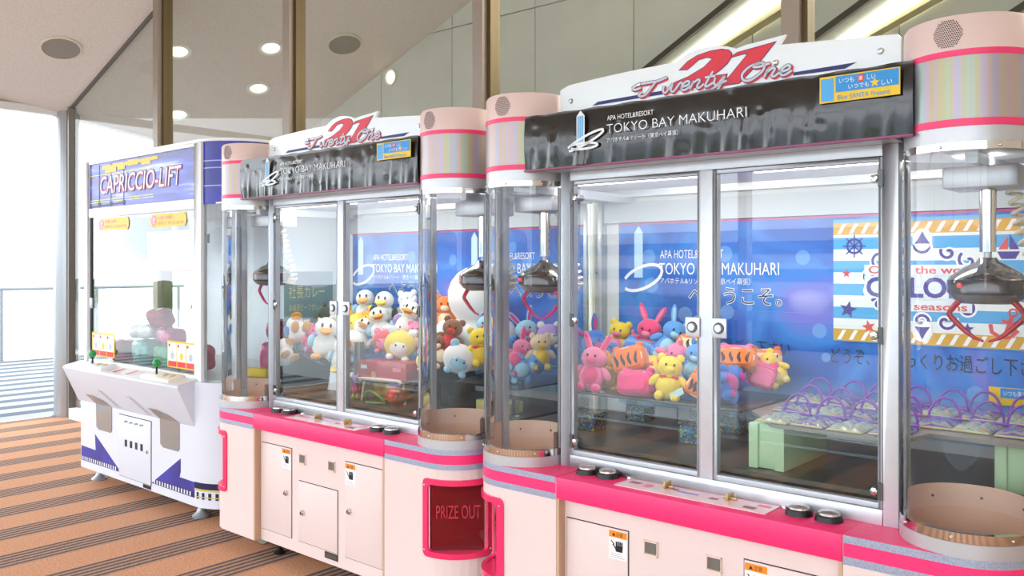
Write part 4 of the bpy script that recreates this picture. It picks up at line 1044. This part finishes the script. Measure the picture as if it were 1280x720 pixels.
# ================================================================== goods inside the cabinets
fur = lambda n, c: mat('plush_'+n, c, .85, var=.07, scale=25, bump=.25, bscale=220, sheen=.35)
PC = {'pink': fur('pink', 'f27ba6'), 'hotpink': fur('hotpink', 'ee3f7f'), 'blue': fur('blue', '5a9be0'), 'royal': fur('royal', '3f74cc'), 'yellow': fur('yellow', 'f5d53e'),
      'orange': fur('orange', 'ee7a2c'), 'cream': fur('cream', 'f2d9b4'), 'white': fur('white', 'f2f2ee'), 'aqua': fur('aqua', '9fd3ea'), 'red': fur('red', 'd8303a'),
      'brown': fur('brown', '8a5538'), 'black': fur('black', '39343a'), 'amber': fur('amber', 'f3a83c'), 'lilac': fur('lilac', 'b79be0'), 'magenta': fur('magenta', 'c8358f')}
eye_m = mat('eye_black', '151213', .15, coat=.5)
def plush(name, label, group, fr, u, v, z, s, kind, c1, c2, rz=0.0, rx=0.0, ry=0.0, c3=None):
    """soft toy about s tall lying on the heap; local -y is its front"""
    e = empty(name); place(e, fr, u, v, z, rz, rx, ry); tag(e, label, 'plush toy', group)
    a, b = PC[c1], PC[c2]; c = PC[c3 or c2]
    k = s
    if kind in ('bear', 'longear', 'cat'):
        ball('body', a, e, (0, 0, -.20*k), .30*k, .27*k, .32*k)
        ball('head', a, e, (0, -.03*k, .22*k), .29*k, .26*k, .25*k)
        for sx in (-1, 1):
            if kind == 'bear': ball('ear', a, e, (sx*.21*k, 0, .42*k), .10*k, .06*k, .10*k)
            elif kind == 'cat': ball('ear', a, e, (sx*.17*k, 0, .45*k), .06*k, .05*k, .13*k, (0, sx*.4, 0))
            else:
                ball('ear', a, e, (sx*.20*k, .02*k, .56*k), .075*k, .05*k, .26*k, (0, sx*.45, 0))
                ball('ear_lining', b, e, (sx*.20*k, -.025*k, .56*k), .045*k, .02*k, .20*k, (0, sx*.45, 0))
            ball('arm', a, e, (sx*.32*k, -.06*k, -.10*k), .09*k, .09*k, .17*k, (0, sx*-.7, 0))
            ball('leg', a, e, (sx*.18*k, -.17*k, -.44*k), .11*k, .16*k, .11*k)
            ball('foot_pad', b, e, (sx*.18*k, -.30*k, -.44*k), .075*k, .04*k, .075*k)
            ball('eye', eye_m, e, (sx*.09*k, -.275*k, .27*k), .026*k, .016*k, .032*k, seg=8)
        ball('belly', b, e, (0, -.13*k, -.18*k), .21*k, .17*k, .23*k)
        ball('muzzle', b, e, (0, -.23*k, .16*k), .12*k, .09*k, .085*k)
        if c3: MB().lathe([(.20*k, .02*k), (.25*k, -.01*k), (.25*k, -.06*k), (.20*k, -.08*k)], (0, 0), 20).build('scarf', c, e, smooth=60)
    elif kind == 'duck':
        ball('body', a, e, (0, .02*k, -.20*k), .29*k, .31*k, .28*k)
        ball('head', a, e, (0, -.05*k, .20*k), .25*k, .24*k, .24*k)
        ball('upper_bill', b, e, (0, -.32*k, .16*k), .16*k, .16*k, .045*k, (.25, 0, 0))
        ball('lower_bill', b, e, (0, -.27*k, .11*k), .11*k, .11*k, .035*k, (.45, 0, 0))
        ball('tail', a, e, (0, .33*k, -.12*k), .08*k, .13*k, .07*k, (-.6, 0, 0))
        for sx in (-1, 1):
            ball('wing', c, e, (sx*.30*k, 0, -.12*k), .08*k, .17*k, .15*k, (.3, 0, sx*.2))
            ball('foot', b, e, (sx*.16*k, -.27*k, -.42*k), .12*k, .18*k, .07*k)
            ball('eye', eye_m, e, (sx*.09*k, -.27*k, .27*k), .028*k, .02*k, .05*k, seg=8)
    elif kind == 'round':
        ball('body', a, e, (0, 0, 0), .42*k, .36*k, .38*k)
        ball('face_patch', b, e, (0, -.16*k, -.03*k), .29*k, .22*k, .25*k)
        for sx in (-1, 1):
            ball('ear', c, e, (sx*.26*k, 0, .34*k), .12*k, .07*k, .12*k)
            ball('foot', c, e, (sx*.20*k, -.24*k, -.30*k), .10*k, .12*k, .08*k)
            ball('eye', eye_m, e, (sx*.10*k, -.365*k, .04*k), .024*k, .014*k, .03*k, seg=8)
    return e
def superell(a, b, c, n=.42, nu=28, nv=14):
    def sg(x, p): return math.copysign(abs(x)**p, x)
    def f(i, j):
        th, ph2 = i*2*PI, (j-.5)*PI
        return (a*sg(math.cos(ph2), n)*sg(math.cos(th), n), b*sg(math.cos(ph2), n)*sg(math.sin(th), n), c*sg(math.sin(ph2), n))
    return f
def pouch(name, label, group, fr, u, v, z, wd, ht, dp, c1, c2, rz=0.0, rx=0.0, ry=0.0, striped=False):
    e = empty(name); place(e, fr, u, v, z, rz, rx, ry); tag(e, label, 'pouch', group)
    MB().grid(superell(wd/2, dp/2, ht/2), 28, 14).build('pouch_body', PC[c1], e, smooth=180)
    # pocket panel, piping and zip
    MB().grid(superell(wd*.40, dp*.12, ht*.34, .35), 24, 10).build('pocket', PC[c2], e, smooth=180).location = (0, -dp*.46, -ht*.06)
    q = [(wd*.44*math.cos(t), -dp*.40, ht*.43*math.sin(t)) for t in [i*2*PI/28 for i in range(29)]]
    MB().tube(q, .0035, 6, cap=False).build('piping', PC['cream'] if striped else PC[c2], e, smooth=60)
    MB().tube([(-wd*.36, -dp*.44, ht*.34), (wd*.36, -dp*.44, ht*.34)], .003, 6).build('zip', alu_d, e)
    if striped:
        for i in range(4):
            x = -wd*.30+i*wd*.20
            b = MB()
            pts = [(x+.004*math.sin(t*5+i), -ht*.30+t*ht*.5) for t in [j/6 for j in range(7)]]
            b.stroke(pts, [.004, .010, .013, .012, .010, .007, .003], -dp*.595); b.build('stripe', PC['black'], e, fix=False)
    for sx in (-1, 1):
        ball('ear', PC[c1], e, (sx*wd*.36, 0, ht*.52), wd*.12, dp*.22, ht*.13)
    return e

HEAP_A = 'plush goods heaped on the clear-legged shelf'
# shelf with see-through box legs
sh = empty('display_shelf'); place(sh, 'A', -.42, .58, 0); tag(sh, 'dark display shelf on clear box legs under the colourful pouches', 'shelf')
MB().box(-.31, .43, -.19, .26, .945, .955).build('shelf_board', mat('smoky_board', '4b4a48', .2, coat=.4), sh, bev=.002)
bead, bnt, bbs = node_mat('blue_beads')
btc = N(bnt, 'ShaderNodeTexCoord'); bvo = N(bnt, 'ShaderNodeTexVoronoi'); bvo.inputs['Scale'].default_value = 150; bnt.links.new(btc.outputs['Object'], bvo.inputs[0])
bsp = N(bnt, 'ShaderNodeSeparateColor'); bnt.links.new(bvo.outputs['Color'], bsp.inputs[0])
bnt.links.new(ramp_n(bnt, bsp.outputs[0], [(0, '12405e'), (.3, '1f6f9a'), (.6, '2f93b8'), (.8, '8fb24a'), (.92, 'c9b53a'), (1, 'b04a3a')], 'CONSTANT'), bbs.inputs['Base Color'])
bbs.inputs['Roughness'].default_value = .25
for x, y in ((-.24, -.14), (-.20, .16), (.20, -.10), (.22, .18), (.02, .20)):
    lg = MB().box(x-.045, x+.045, y-.045, y+.045, .801, .9445).build('leg', acrylic, sh)
    b = MB()
    random.seed(int(100*x+1000*y+7000))
    MB().box(x-.041, x+.041, y-.041, y+.041, .802, .802+random.uniform(.045, .07)).build('bead_filling', bead, lg)
TL = [  # name, label, u, v, z, ...
 ('P', 'plush_rabbit', 'pink long-eared plush leaning at the shelf edge by the hinge side', -.652, .44, 1.035, .17, 'longear', 'pink', 'hotpink', .3, -.15, .1, None),
 ('P', 'plush_bear', 'yellow plush bear with a red scarf sitting at the front of the shelf', -.306, .44, 1.03, .155, 'bear', 'yellow', 'yellow', .5, -.1, .1, 'red'),
 ('P', 'plush_donkey', 'blue plush with magenta ear linings slumped high beside the hinges', -.715, .56, 1.10, .17, 'longear', 'royal', 'magenta', .8, .2, -.5, None),
 ('P', 'plush_bear', 'yellow plush bear with a pink belly at the back of the heap', -.72, .72, 1.13, .15, 'bear', 'yellow', 'pink', .3, 0, .2, None),
 ('P', 'plush_rabbit', 'hot pink long-eared plush on top of the heap', -.555, .70, 1.14, .17, 'longear', 'hotpink', 'pink', .2, .1, .15, None),
 ('P', 'plush_donkey', 'light blue plush beside the hot pink one on top of the heap', -.45, .69, 1.145, .16, 'longear', 'blue', 'aqua', .7, .1, .5, None),
 ('P', 'plush_rabbit', 'pink plush half buried behind the yellow scarfed bear', -.385, .60, 1.08, .15, 'cat', 'pink', 'hotpink', .3, .4, .9, None),
 ('P', 'plush_donkey', 'blue plush wedged against the lock plates', -.262, .56, 1.075, .15, 'cat', 'blue', 'aqua', .2, .1, .3, None),
 ('P', 'plush_bear', 'yellow plush lying behind the pink long-eared one', -.635, .55, 1.02, .14, 'bear', 'amber', 'yellow', .2, .3, .2, None),
 ('P', 'plush_donkey', 'royal blue plush with magenta ears on the far end of the shelf', -.105, .52, 1.02, .16, 'longear', 'royal', 'magenta', .6, -.9, 1.2, None),
 ('P', 'plush_bear', 'small orange plush peeking out by the blue slumped one', -.70, .64, 1.04, .12, 'bear', 'orange', 'cream', .2, 0, 0, None),
 ('P', 'plush_rabbit', 'pale pink plush between the back yellow bear and the top pink one', -.655, .74, 1.09, .13, 'cat', 'pink', 'cream', .1, 0, .3, None),
 ('P', 'plush_bear', 'yellow plush tucked behind the striped zip pouch', -.47, .60, 1.03, .14, 'round', 'yellow', 'cream', .2, 0, 0, None),
 ('P', 'plush_bear', 'pale yellow plush leaning at the far back of the shelf', -.055, .78, 1.05, .13, 'bear', 'yellow', 'cream', .2, 0, -.6, None),
 ('Q', 'zip_pouch', 'hot pink zip pouch lying at the front of the shelf', -.440, .43, 1.003, .145, .095, .09, 'hotpink', 'hotpink', .1, -.35, -.08, False),
 ('Q', 'zip_pouch', 'orange zip pouch with black stripes resting on the pink pouch', -.53, .52, 1.08, .14, .10, .08, 'orange', 'orange', .25, -.25, -.28, True),
 ('Q', 'zip_pouch', 'small orange striped pouch beside the scarfed yellow bear', -.20, .47, 1.01, .09, .085, .07, 'orange', 'orange', .4, -.1, .5, True),
 ('Q', 'zip_pouch', 'blue zip pouch behind the orange striped pouch', -.57, .66, 1.10, .15, .09, .08, 'blue', 'royal', .1, -.3, .15, False),
 ('Q', 'zip_pouch', 'orange and cream striped pouch high on the heap by the lock plates', -.32, .66, 1.125, .15, .085, .09, 'orange', 'cream', .2, -.5, .1, True),
 ('Q', 'zip_pouch', 'orange striped pouch lying on top of the royal blue plush', -.115, .60, 1.10, .15, .08, .08, 'orange', 'orange', .35, -.5, 0, True),
 ('Q', 'zip_pouch', 'pink zip pouch under the topmost striped pouch by the window bar', -.165, .70, 1.11, .14, .07, .08, 'pink', 'hotpink', .2, -.3, 0, False),
 ('Q', 'zip_pouch', 'orange striped pouch at the far end of the heap', -.09, .80, 1.09, .12, .08, .07, 'orange', 'cream', .5, -.2, 0, True),
 ('Q', 'zip_pouch', 'hot pink pouch leaning on the pale yellow plush at the shelf end', -.06, .70, 1.04, .10, .10, .06, 'hotpink', 'pink', .4, -.2, .3, False),
]
for T in TL:
    if T[0] == 'P': plush(T[1], T[2], HEAP_A, 'A', T[3], T[4], T[5]+.010, T[6]*1.06, T[7], T[8], T[9], T[10], T[11], T[12], T[13])
    else: pouch(T[1], T[2], HEAP_A, 'A', T[3], T[4], T[5], T[6], T[7], T[8], T[9], T[10], T[11], T[12], T[13], T[14])
tg = MB().box(-.028, .028, -.001, .001, -.014, .014).build('price_tag', mat('tag_green', 'cfd6a0', .4)); place(tg, 'A', -.255, .405, .985, .2, -.5, -.5)
tag(tg, 'pale green paper tag leaning on the shelf below the striped pouch', 'tag')
MB().flat([(-.022, -.010), (.022, -.010), (.022, .010), (-.022, .010)], -.0015).build('tag_print', mat('tag_blue', 'a9cfe0', .4), tg, fix=False)

# grey shelf on pale green blocks with the clear bags
bs = MB().prism([(.04, .40), (.20, .205), (.585, .205), (.62, .36), (.895, .36), (.895, .86), (.04, .86)], .945, .956).build('bag_shelf', mat('grey_shelf', '8f8a7e', .3, var=.08, scale=10)); place(bs, 'A')
tag(bs, 'grey angled shelf board carrying the clear bags', 'shelf')
gm = mat('pale_green_block', 'bfe0b4', .55)
for i, (u, v, L, lab) in enumerate(((.165, .42, .36, 'pale green foam block under the corner of the bag shelf'), (.84, .56, .30, 'pale green foam block below the shelf beside the prize drum'))):
    g = MB().prism([(-.06, -L/2), (-.028, -L/2), (-.028, -L/2+.012), (.028, -L/2+.012), (.028, -L/2), (.06, -L/2), (.06, L/2), (-.06, L/2)], 0, .144).build('support_block', gm, bev=.003)
    place(g, 'A', u, v, .801); tag(g, lab, 'block', 'green support blocks')
def bag_mat(name, cols):
    m, nt, b = node_mat(name)
    tc = N(nt, 'ShaderNodeTexCoord')
    mp = N(nt, 'ShaderNodeMapping'); mp.inputs['Scale'].default_value = (1, 2.2, 3); nt.links.new(tc.outputs['Object'], mp.inputs[0])
    nz = N(nt, 'ShaderNodeTexNoise'); nz.inputs['Scale'].default_value = 8; nz.inputs['Distortion'].default_value = 1.4; nt.links.new(mp.outputs[0], nz.inputs[0])
    nt.links.new(ramp_n(nt, nz.outputs[0], cols), b.inputs['Base Color'])
    b.inputs['Roughness'].default_value = .25; b.inputs['Coat Weight'].default_value = .4; b.inputs['Coat Roughness'].default_value = .08
    return m
bagA = bag_mat('bag_wave_print', [(.3, 'a8a698'), (.42, 'a9bda9'), (.48, '4f8f74'), (.53, 'bdb8aa'), (.62, '9a9180'), (.7, 'a08a60')])
bagB = bag_mat('bag_violet_print', [(.3, 'a19fa6'), (.42, '6f6aa2'), (.5, '4a4484'), (.56, '99949f'), (.64, '9a8c66'), (.72, '7a7498')])
def bag_mesh(nm, m):
    def f(a, b):
        x = (a-.5)*.105; y = (b-.5)*.165
        ed = (1-(2*a-1)**6)*(1-(2*b-1)**4)
        zt_ = .004+.019*ed*(.65+.35*(1-b))+.004*math.sin(9*a*2+3*b)*ed
        return x, y, zt_
    b = MB(); b.grid(f, 16, 18)
    b.grid(lambda a, c: (f(a, c)[0], f(a, c)[1], 0.0), 1, 1)
    # skirt closing the pillow
    ring = [(i/16, 0) for i in range(17)]+[(1, j/18) for j in range(1, 19)]+[(i/16, 1) for i in range(15, -1, -1)]+[(0, j/18) for j in range(17, 0, -1)]
    n = len(ring); b.add([f(*p) for p in ring]+[(f(*p)[0], f(*p)[1], 0) for p in ring], [(i, (i+1) % n, (i+1) % n+n, i+n) for i in range(n)])
    me = b.mesh(nm, smooth=60); me.materials.append(m); return me
bm_ = [bag_mesh('bag', bagA), bag_mesh('bag', bagB)]
bar_me = MB().tube([(-.052, .084, .010), (.052, .084, .010)], .0055, 8).mesh('bag_bar', smooth=50); bar_me.materials.append(purple_pl)
han_me = MB().tube([(.046*math.cos(t), .086+.018*math.sin(t), .010+.062*math.sin(t)) for t in [i*PI/14 for i in range(15)]], .0042, 8).mesh('bag_handle', smooth=60); han_me.materials.append(purple_pl)
trim_me = MB().tube([(-.050, -.082, .004), (0, -.086, .005), (.050, -.082, .004)], .003, 6).mesh('bag_trim', smooth=60); trim_me.materials.append(mat('bag_cream', 'd8c38c', .4))
rows = [(.300, 'front row', [.200, .312, .424, .536]), (.515, 'middle row', [.155, .267, .379, .491, .603, .715, .825]), (.745, 'back row', [.110, .222, .334, .446, .558, .670, .782])]
random.seed(4)
for v, rn, us in rows:
    for i, u in enumerate(us):
        e = empty('vinyl_bag'); place(e, 'A', u, v+random.uniform(-.008, .008), .957, random.uniform(-.10, .10))
        k = (i+(rn == 'middle row')) % 2
        for nm, me in (('bag_body', bm_[k]), ('bag_bar', bar_me), ('bag_handle', han_me), ('bag_trim', trim_me)):
            o = bpy.data.objects.new(nm, me); col.objects.link(o); o.parent = e
        tag(e, 'clear purple-handled bag with %s print, %s of the grey shelf' % (('green wave', 'violet')[k], rn), 'bag', 'clear bags with purple handles, '+rn+(' a', ' b')[k])

# ---- the duck cabinet
HEAP_B = 'plush toys heaped in the duck cabinet'
st = empty('display_stand'); place(st, 'B', 0, 0, 0); tag(st, 'clear acrylic stand with a sloping wing under the heap of ducks', 'stand')
MB().box(-.39, .37, .52, .87, .965, .972).build('stand_board', acrylic, st)
for x in (-.2, .2): MB().box(x-.02, x+.02, .56, .85, .801, .9645).build('stand_leg', mat('dark_leg', '4a4a4c', .4), st)
MB().add([(-.88, .36, 1.03), (-.40, .36, .93), (-.40, .86, .93), (-.88, .86, 1.03), (-.88, .36, 1.036), (-.40, .36, .936), (-.40, .86, .936), (-.88, .86, 1.036)],
         [(3,2,1,0),(4,5,6,7),(0,1,5,4),(1,2,6,5),(2,3,7,6),(3,0,4,7)]).build('sloping_wing', acrylic, st)
MB().box(-.87, -.84, .38, .84, .801, 1.02).build('stand_leg', mat('dark_leg', '4a4a4c'), st)
BL = [
 ('plush_duck', 'white plush duck with orange feet dangling over the sloping stand', -.47, .42, 1.075, .24, 'duck', 'white', 'amber', .9, 0, .1, 'aqua'),
 ('plush_mouse', 'dark plush toy with pointed ears behind the dangling duck', -.66, .56, 1.14, .20, 'cat', 'black', 'cream', .4, .3, .5, None),
 ('plush_duck', 'plush duck on its back with orange feet up near the side notice', -.76, .44, 1.10, .20, 'duck', 'white', 'amber', 1.2, -1.2, 0, 'royal'),
 ('plush_duck', 'white plush duck with blue wings on top of the heap', -.43, .66, 1.235, .20, 'duck', 'white', 'amber', .6, 0, 0, 'aqua'),
 ('plush_duck', 'white plush duck with dark wings on top of the heap', -.25, .64, 1.23, .20, 'duck', 'white', 'yellow', .5, 0, .1, 'black'),
 ('plush_duck', 'white plush duck lying face up below the lock plates', -.28, .50, 1.09, .21, 'duck', 'white', 'amber', .7, -.5, .4, 'white'),
 ('plush_duck', 'white plush duck with a wide bill in the middle of the heap', -.18, .55, 1.15, .20, 'duck', 'white', 'amber', .8, -.2, -.2, 'aqua'),
 ('plush_chick', 'round yellow plush chick in the middle of the heap', -.40, .58, 1.14, .15, 'round', 'yellow', 'yellow', .5, 0, 0, 'amber'),
 ('plush_chick', 'amber plush chick between the ducks on top', -.33, .62, 1.17, .13, 'round', 'amber', 'yellow', .3, 0, .5, None),
 ('plush_bear', 'white plush bear lying low beside the dark stand leg', -.39, .52, 1.02, .20, 'bear', 'white', 'aqua', .8, -.3, .4, None),
 ('plush_bear', 'rose plush bear above the red gift box', -.06, .48, 1.07, .15, 'round', 'red', 'pink', .6, 0, 0, None),
 ('plush_chick', 'large yellow and white plush chick above the red gift box', .10, .44, 1.065, .19, 'round', 'yellow', 'white', .8, .1, .2, 'white'),
 ('plush_duck', 'white plush duck with its bill turned up at the top by the drum', -.01, .60, 1.18, .20, 'duck', 'white', 'amber', .4, -.3, .3, 'lilac'),
 ('plush_rabbit', 'white plush rabbit under the upturned duck', -.05, .56, 1.10, .18, 'longear', 'white', 'pink', .5, 0, .9, None),
 ('plush_bear', 'black and white plush bear at the top rear of the heap', -.17, .74, 1.23, .18, 'bear', 'white', 'black', .5, 0, -.1, None),
 ('plush_bear', 'pink plush bear with a red scarf beside the yellow chick', .09, .56, 1.10, .15, 'bear', 'pink', 'cream', .6, 0, 0, 'red'),
 ('plush_bear', 'orange plush bear behind the tall white plush', .16, .70, 1.21, .19, 'bear', 'orange', 'cream', .6, 0, 0, None),
 ('plush_bear', 'brown plush bear with a red scarf seen through the clear drum', .42, .47, 1.125, .17, 'bear', 'brown', 'red', .7, 0, .3, 'red'),
 ('plush_bear', 'yellow plush bear with a red scarf seen through the clear drum', .61, .47, 1.09, .17, 'bear', 'yellow', 'yellow', .9, 0, -.1, 'red'),
 ('plush_cat', 'aqua plush cat behind the yellow bear at the drum', .56, .56, 1.14, .17, 'cat', 'aqua', 'red', .6, 0, .2, None),
 ('plush_cat', 'white plush cat with blue trim lying at the front by the drum', .545, .40, 1.03, .18, 'round', 'white', 'aqua', .9, .2, .4, 'aqua'),
 ('plush_bear', 'red and brown plush bear low beside the window bar', .40, .42, 1.06, .15, 'bear', 'brown', 'cream', .7, 0, -.3, None),
 ('plush_chick', 'small yellow plush chick by the red box end', .33, .40, 1.005, .12, 'round', 'yellow', 'yellow', .5, 0, 0, None),
 ('plush_bear', 'blue plush bear behind the white and blue cat', .64, .57, 1.05, .18, 'bear', 'blue', 'aqua', .7, 0, .3, None),
 ('plush_donkey', 'royal blue plush at the side pane, lowest of the row', .72, .60, 1.00, .17, 'cat', 'royal', 'aqua', .9, 0, .4, None),
 ('plush_rabbit', 'pink plush rabbit at the side pane between blue ones', .76, .56, 1.05, .16, 'longear', 'pink', 'hotpink', .9, 0, .6, None),
 ('plush_donkey', 'aqua plush with long ears at the top of the side row', .74, .66, 1.12, .18, 'longear', 'aqua', 'magenta', .8, 0, -.3, None),
 ('plush_bear', 'cream plush bear at the side pane beside the pink rabbit', .84, .62, 1.07, .16, 'bear', 'cream', 'yellow', .9, 0, 0, None),
 ('plush_donkey', 'blue plush lying against the side pane below the cream bear', .80, .58, 1.00, .17, 'longear', 'blue', 'aqua', .9, .2, 1.2, None),
 ('plush_chick', 'lilac plush at the top corner of the side row', .83, .70, 1.13, .15, 'round', 'lilac', 'white', .8, 0, 0, None),
 ('plush_duck', 'white plush duck slumped at the bottom of the sloping stand by the hinges', -.73, .34, .985, .18, 'duck', 'white', 'amber', 1.4, -.8, .4, 'amber'),
 ('plush_bear', 'pink plush bear with a lilac belly low on the sloping stand', -.64, .47, 1.05, .15, 'bear', 'hotpink', 'lilac', .8, -.2, .2, None),
 ('plush_duck', 'white plush duck turned away behind the dangling one', -.55, .58, 1.19, .19, 'duck', 'white', 'amber', 2.2, 0, .2, 'white'),
 ('plush_chick', 'yellow plush chick beside the turned-away duck', -.48, .62, 1.14, .14, 'round', 'yellow', 'amber', .8, 0, .3, None),
 ('plush_duck', 'white plush duck with aqua wings hanging by the lock plates', -.33, .42, 1.00, .19, 'duck', 'white', 'yellow', .9, .2, .1, 'aqua'),
 ('plush_bear', 'small black and cream plush bear between the upper ducks', -.33, .70, 1.22, .16, 'bear', 'black', 'cream', .5, 0, 0, None),
 ('plush_cat', 'white plush cat with lilac belly beside the topmost ducks', -.10, .68, 1.20, .17, 'cat', 'white', 'lilac', .6, 0, 0, None),
]
for n, lab, u, v, z, s, kd, c1, c2, rz, rx, ry, c3 in BL:
    plush(n, lab, HEAP_B, 'B', u, v, z, s, kd, c1, c2, rz, rx, ry, c3)
# side stand under the row at the pane
ss = MB().box(.40, .90, .40, .86, .918, .925).build('side_stand', acrylic); place(ss, 'B'); tag(ss, 'clear acrylic stand under the plush row at the side pane', 'stand')
for x, y in ((.42, .83), (.86, .43), (.86, .83), (.42, .43)): MB().box(x-.012, x+.012, y-.012, y+.012, .801, .918).build('stand_leg', acrylic, ss)
yb_ = MB().box(-.10, .10, -.05, .05, 0, .05).build('sponge_block', mat('pale_yellow_foam', 'e3dd93', .7, var=.1, scale=30), bev=.006); place(yb_, 'B', .72, .48, .801); tag(yb_, 'pale yellow foam block on the cabinet tray behind the drum', 'block')
# tall white plush
wp = empty('plush_snow_toy'); place(wp, 'B', .40, .66, .99, .8); tag(wp, 'tall plain white plush of two stacked balls behind the drum', 'plush toy')
snow = fur('snow', 'f6f6f4')
ball('body', snow, wp, (0, 0, .10), .155, .14, .13, seg=24); ball('head', snow, wp, (0, -.01, .315), .135, .125, .145, seg=24)
for sx in (-1, 1): ball('arm', snow, wp, (sx*.15, -.02, .13), .05, .05, .07)
ball('base', snow, wp, (0, 0, -.0), .12, .11, .05)
# red gift box on a white folding stool with parcels under it
stl = empty('folding_stool'); place(stl, 'B', .13, .36, .801, .15); tag(stl, 'small white folding stool carrying the red gift box', 'stool')
MB().box(-.135, .135, -.075, .075, .100, .112).build('stool_top', offwhite, stl, bev=.004)
for sx in (-1, 1):
    for sy in (-1, 1): MB().tube([(sx*.12, sy*.06, .10), (sx*.135, sy*.065, 0)], .006, 8).build('leg', offwhite, stl)
MB().tube(smooth_path([(-.12, -.082, .100), (-.11, -.088, .112), (.11, -.088, .112), (.12, -.082, .100)], 4), .007, 8).build('stool_handle', offwhite, stl)
rb = MB().box(-.15, .15, -.075, .075, 0, .082).build('gift_box', mat('red_card', 'b3162c', .25, coat=.3), bev=.003); place(rb, 'B', .13, .36, .914, .15)
tag(rb, 'glossy red gift box lying on the white stool', 'box')
MB().box(-.13, -.09, -.0765, -.075, .045, .062).build('printed_badge', white_pr, rb); MB().box(.07, .12, -.0765, -.075, .040, .058).build('printed_badge', mat('rose_badge', 'e2808a', .4), rb)
MB().flat(circ(-.05, .02, .016, 14)[::-1], -.0762).build('printed_dot', mat('gold_dot', 'b98a4a', .4), rb, fix=False)
pcx = MB().grid(superell(.10, .055, .045, .4), 24, 12).build('wrapped_parcel', mat('amber_wrap', '8f7a3c', .12, var=.5, scale=14, coat=.7, bump=.6, bscale=25), smooth=180); place(pcx, 'B', .12, .37, .848, .15); tag(pcx, 'amber parcel in shiny clear wrap under the white stool', 'parcel')
bl_ = empty('net_ball'); place(bl_, 'B', .27, .27, .845, .4); tag(bl_, 'red and brown ball in a net at the foot of the stool', 'ball')
ball('ball_body', mat('ball_brown', '7a3d2c', .3, coat=.4), bl_, (0, 0, 0), .044, seg=20); ball('ball_panel', mat('ball_red', 'c92a2a', .3, coat=.4), bl_, (-.012, -.008, .006), .037, .041, .036, seg=20)
gn = MB().tube(smooth_path([(-.08, .02, .01), (-.05, -.02, .05), (0, -.03, .06), (.05, -.02, .03), (.06, .0, .005), (.02, -.03, .008), (-.04, -.03, .006)], 5), .005, 6).build('green_cord', mat('green_net', '2f9a4a', .4), smooth=60); place(gn, 'B', .14, .255, .803, .1); tag(gn, 'loop of bright green cord on the tray below the stool', 'cord')
pcd = MB().box(-.035, .035, -.002, .002, 0, .045).build('purple_card', mat('purple_card', '6f63b0', .4), bev=.001); place(pcd, 'B', .235, .29, .89, .2, -.6); tag(pcd, 'small purple card propped above the net ball', 'card')
fg = empty('toy_figure'); place(fg, 'B', -.055, .29, .801, .3); tag(fg, 'little purple and green toy standing beside the dark post', 'toy')
ball('body', PC['magenta'], fg, (0, 0, .05), .018, .016, .03); ball('head', PC['lilac'], fg, (0, 0, .095), .02)
for sx in (-1, 1): ball('leg', mat('lime', '8fc93a', .5), fg, (sx*.012, 0, .014), .010, .014, .014); ball('ear', PC['white'], fg, (sx*.022, 0, .115), .012, .008, .014)
pst = MB().box(-.022, .022, -.015, .015, 0, .27).build('dark_post', steel_dark, bev=.003); place(pst, 'B', -.115, .36, .801); tag(pst, 'upright dark metal post in front of the ducks', 'post')
cyl = MB().lathe([(0, 0), (.075, 0), (.07, .004), (.05, .17), (0, .17)], (0, 0), 28).build('frosted_cup', mat('frosted', 'dfe6ea', .3), smooth=40); place(cyl, 'B', -.40, .47, .801, 0, PI*0, 0); tag(cyl, 'frosted white upturned cup under the dangling duck', 'cup')

# ---- goods in the lift machine
bx_c = [('a92c4c', 'crimson'), ('2f8f86', 'teal'), ('cf4f86', 'rose'), ('d9d9dc', 'silver'), ('b33a52', 'wine'), ('3fa06a', 'green'), ('e07fa6', 'pink')]
for i, (u, v, z, wd, ht, dp, ci, rz, rx) in enumerate(((.20, .22, .806, .22, .15, .14, 0, .1, 0), (.50, .24, .806, .26, .16, .16, 1, -.1, 0), (.79, .26, .806, .26, .14, .16, 5, .15, 0), (.46, .25, .972, .24, .10, .14, 3, .2, .0),
                                     (.75, .27, .952, .26, .10, .15, 2, -.2, 0), (1.08, .27, .806, .22, .16, .16, 4, 0, 0), (.62, .28, 1.058, .18, .12, .10, 0, .3, .35), (1.62, .50, .806, .20, .20, .2, 6, .2, 0), (1.60, .52, 1.01, .16, .12, .14, 4, 0, 0))):
    e = MB().box(-wd/2, wd/2, -dp/2, dp/2, 0, ht).build('snack_bag', None)
    me = MB().grid(superell(wd/2, dp/2, ht/2, .5), 22, 12).mesh('snack_bag', smooth=180)
    for v_ in me.vertices:
        v_.co.z += ht/2+.004*math.sin(v_.co.x*60+i); v_.co.y += .004*math.sin(v_.co.x*80+v_.co.z*50)
    me.materials.append(mat('foil_'+bx_c[ci][1], bx_c[ci][0], .25, metal=.3, var=.3, scale=18, bump=.5, bscale=30))
    bpy.data.objects.remove(e); e = link('snack_bag', me, None)
    place(e, 'C', u, v, z, rz, rx)
    lab = ['crimson foil snack bag by the door latch end of the case', 'teal snack bag on the floor of the lift case', 'green snack bag beside the teal one', 'silver snack bag lying on the teal one', 'rose snack bag lying on the green one',
           'wine red snack bag behind the play cards', 'crimson snack bag leaning on top of the pile', 'large pink snack bag in the curved corner of the case', 'wine red snack bag on the large pink one'][i]
    tag(e, lab, 'snack bag', 'foil bags in the lift machine')
yb2 = MB().box(-.14, .14, -.02, .02, 0, .05).build('yellow_rail', mat('yellow_foam', 'f2cf3a', .5), bev=.004); place(yb2, 'C', 1.62, .34, .806, .3); tag(yb2, 'yellow foam strip along the curved corner of the case', 'strip')
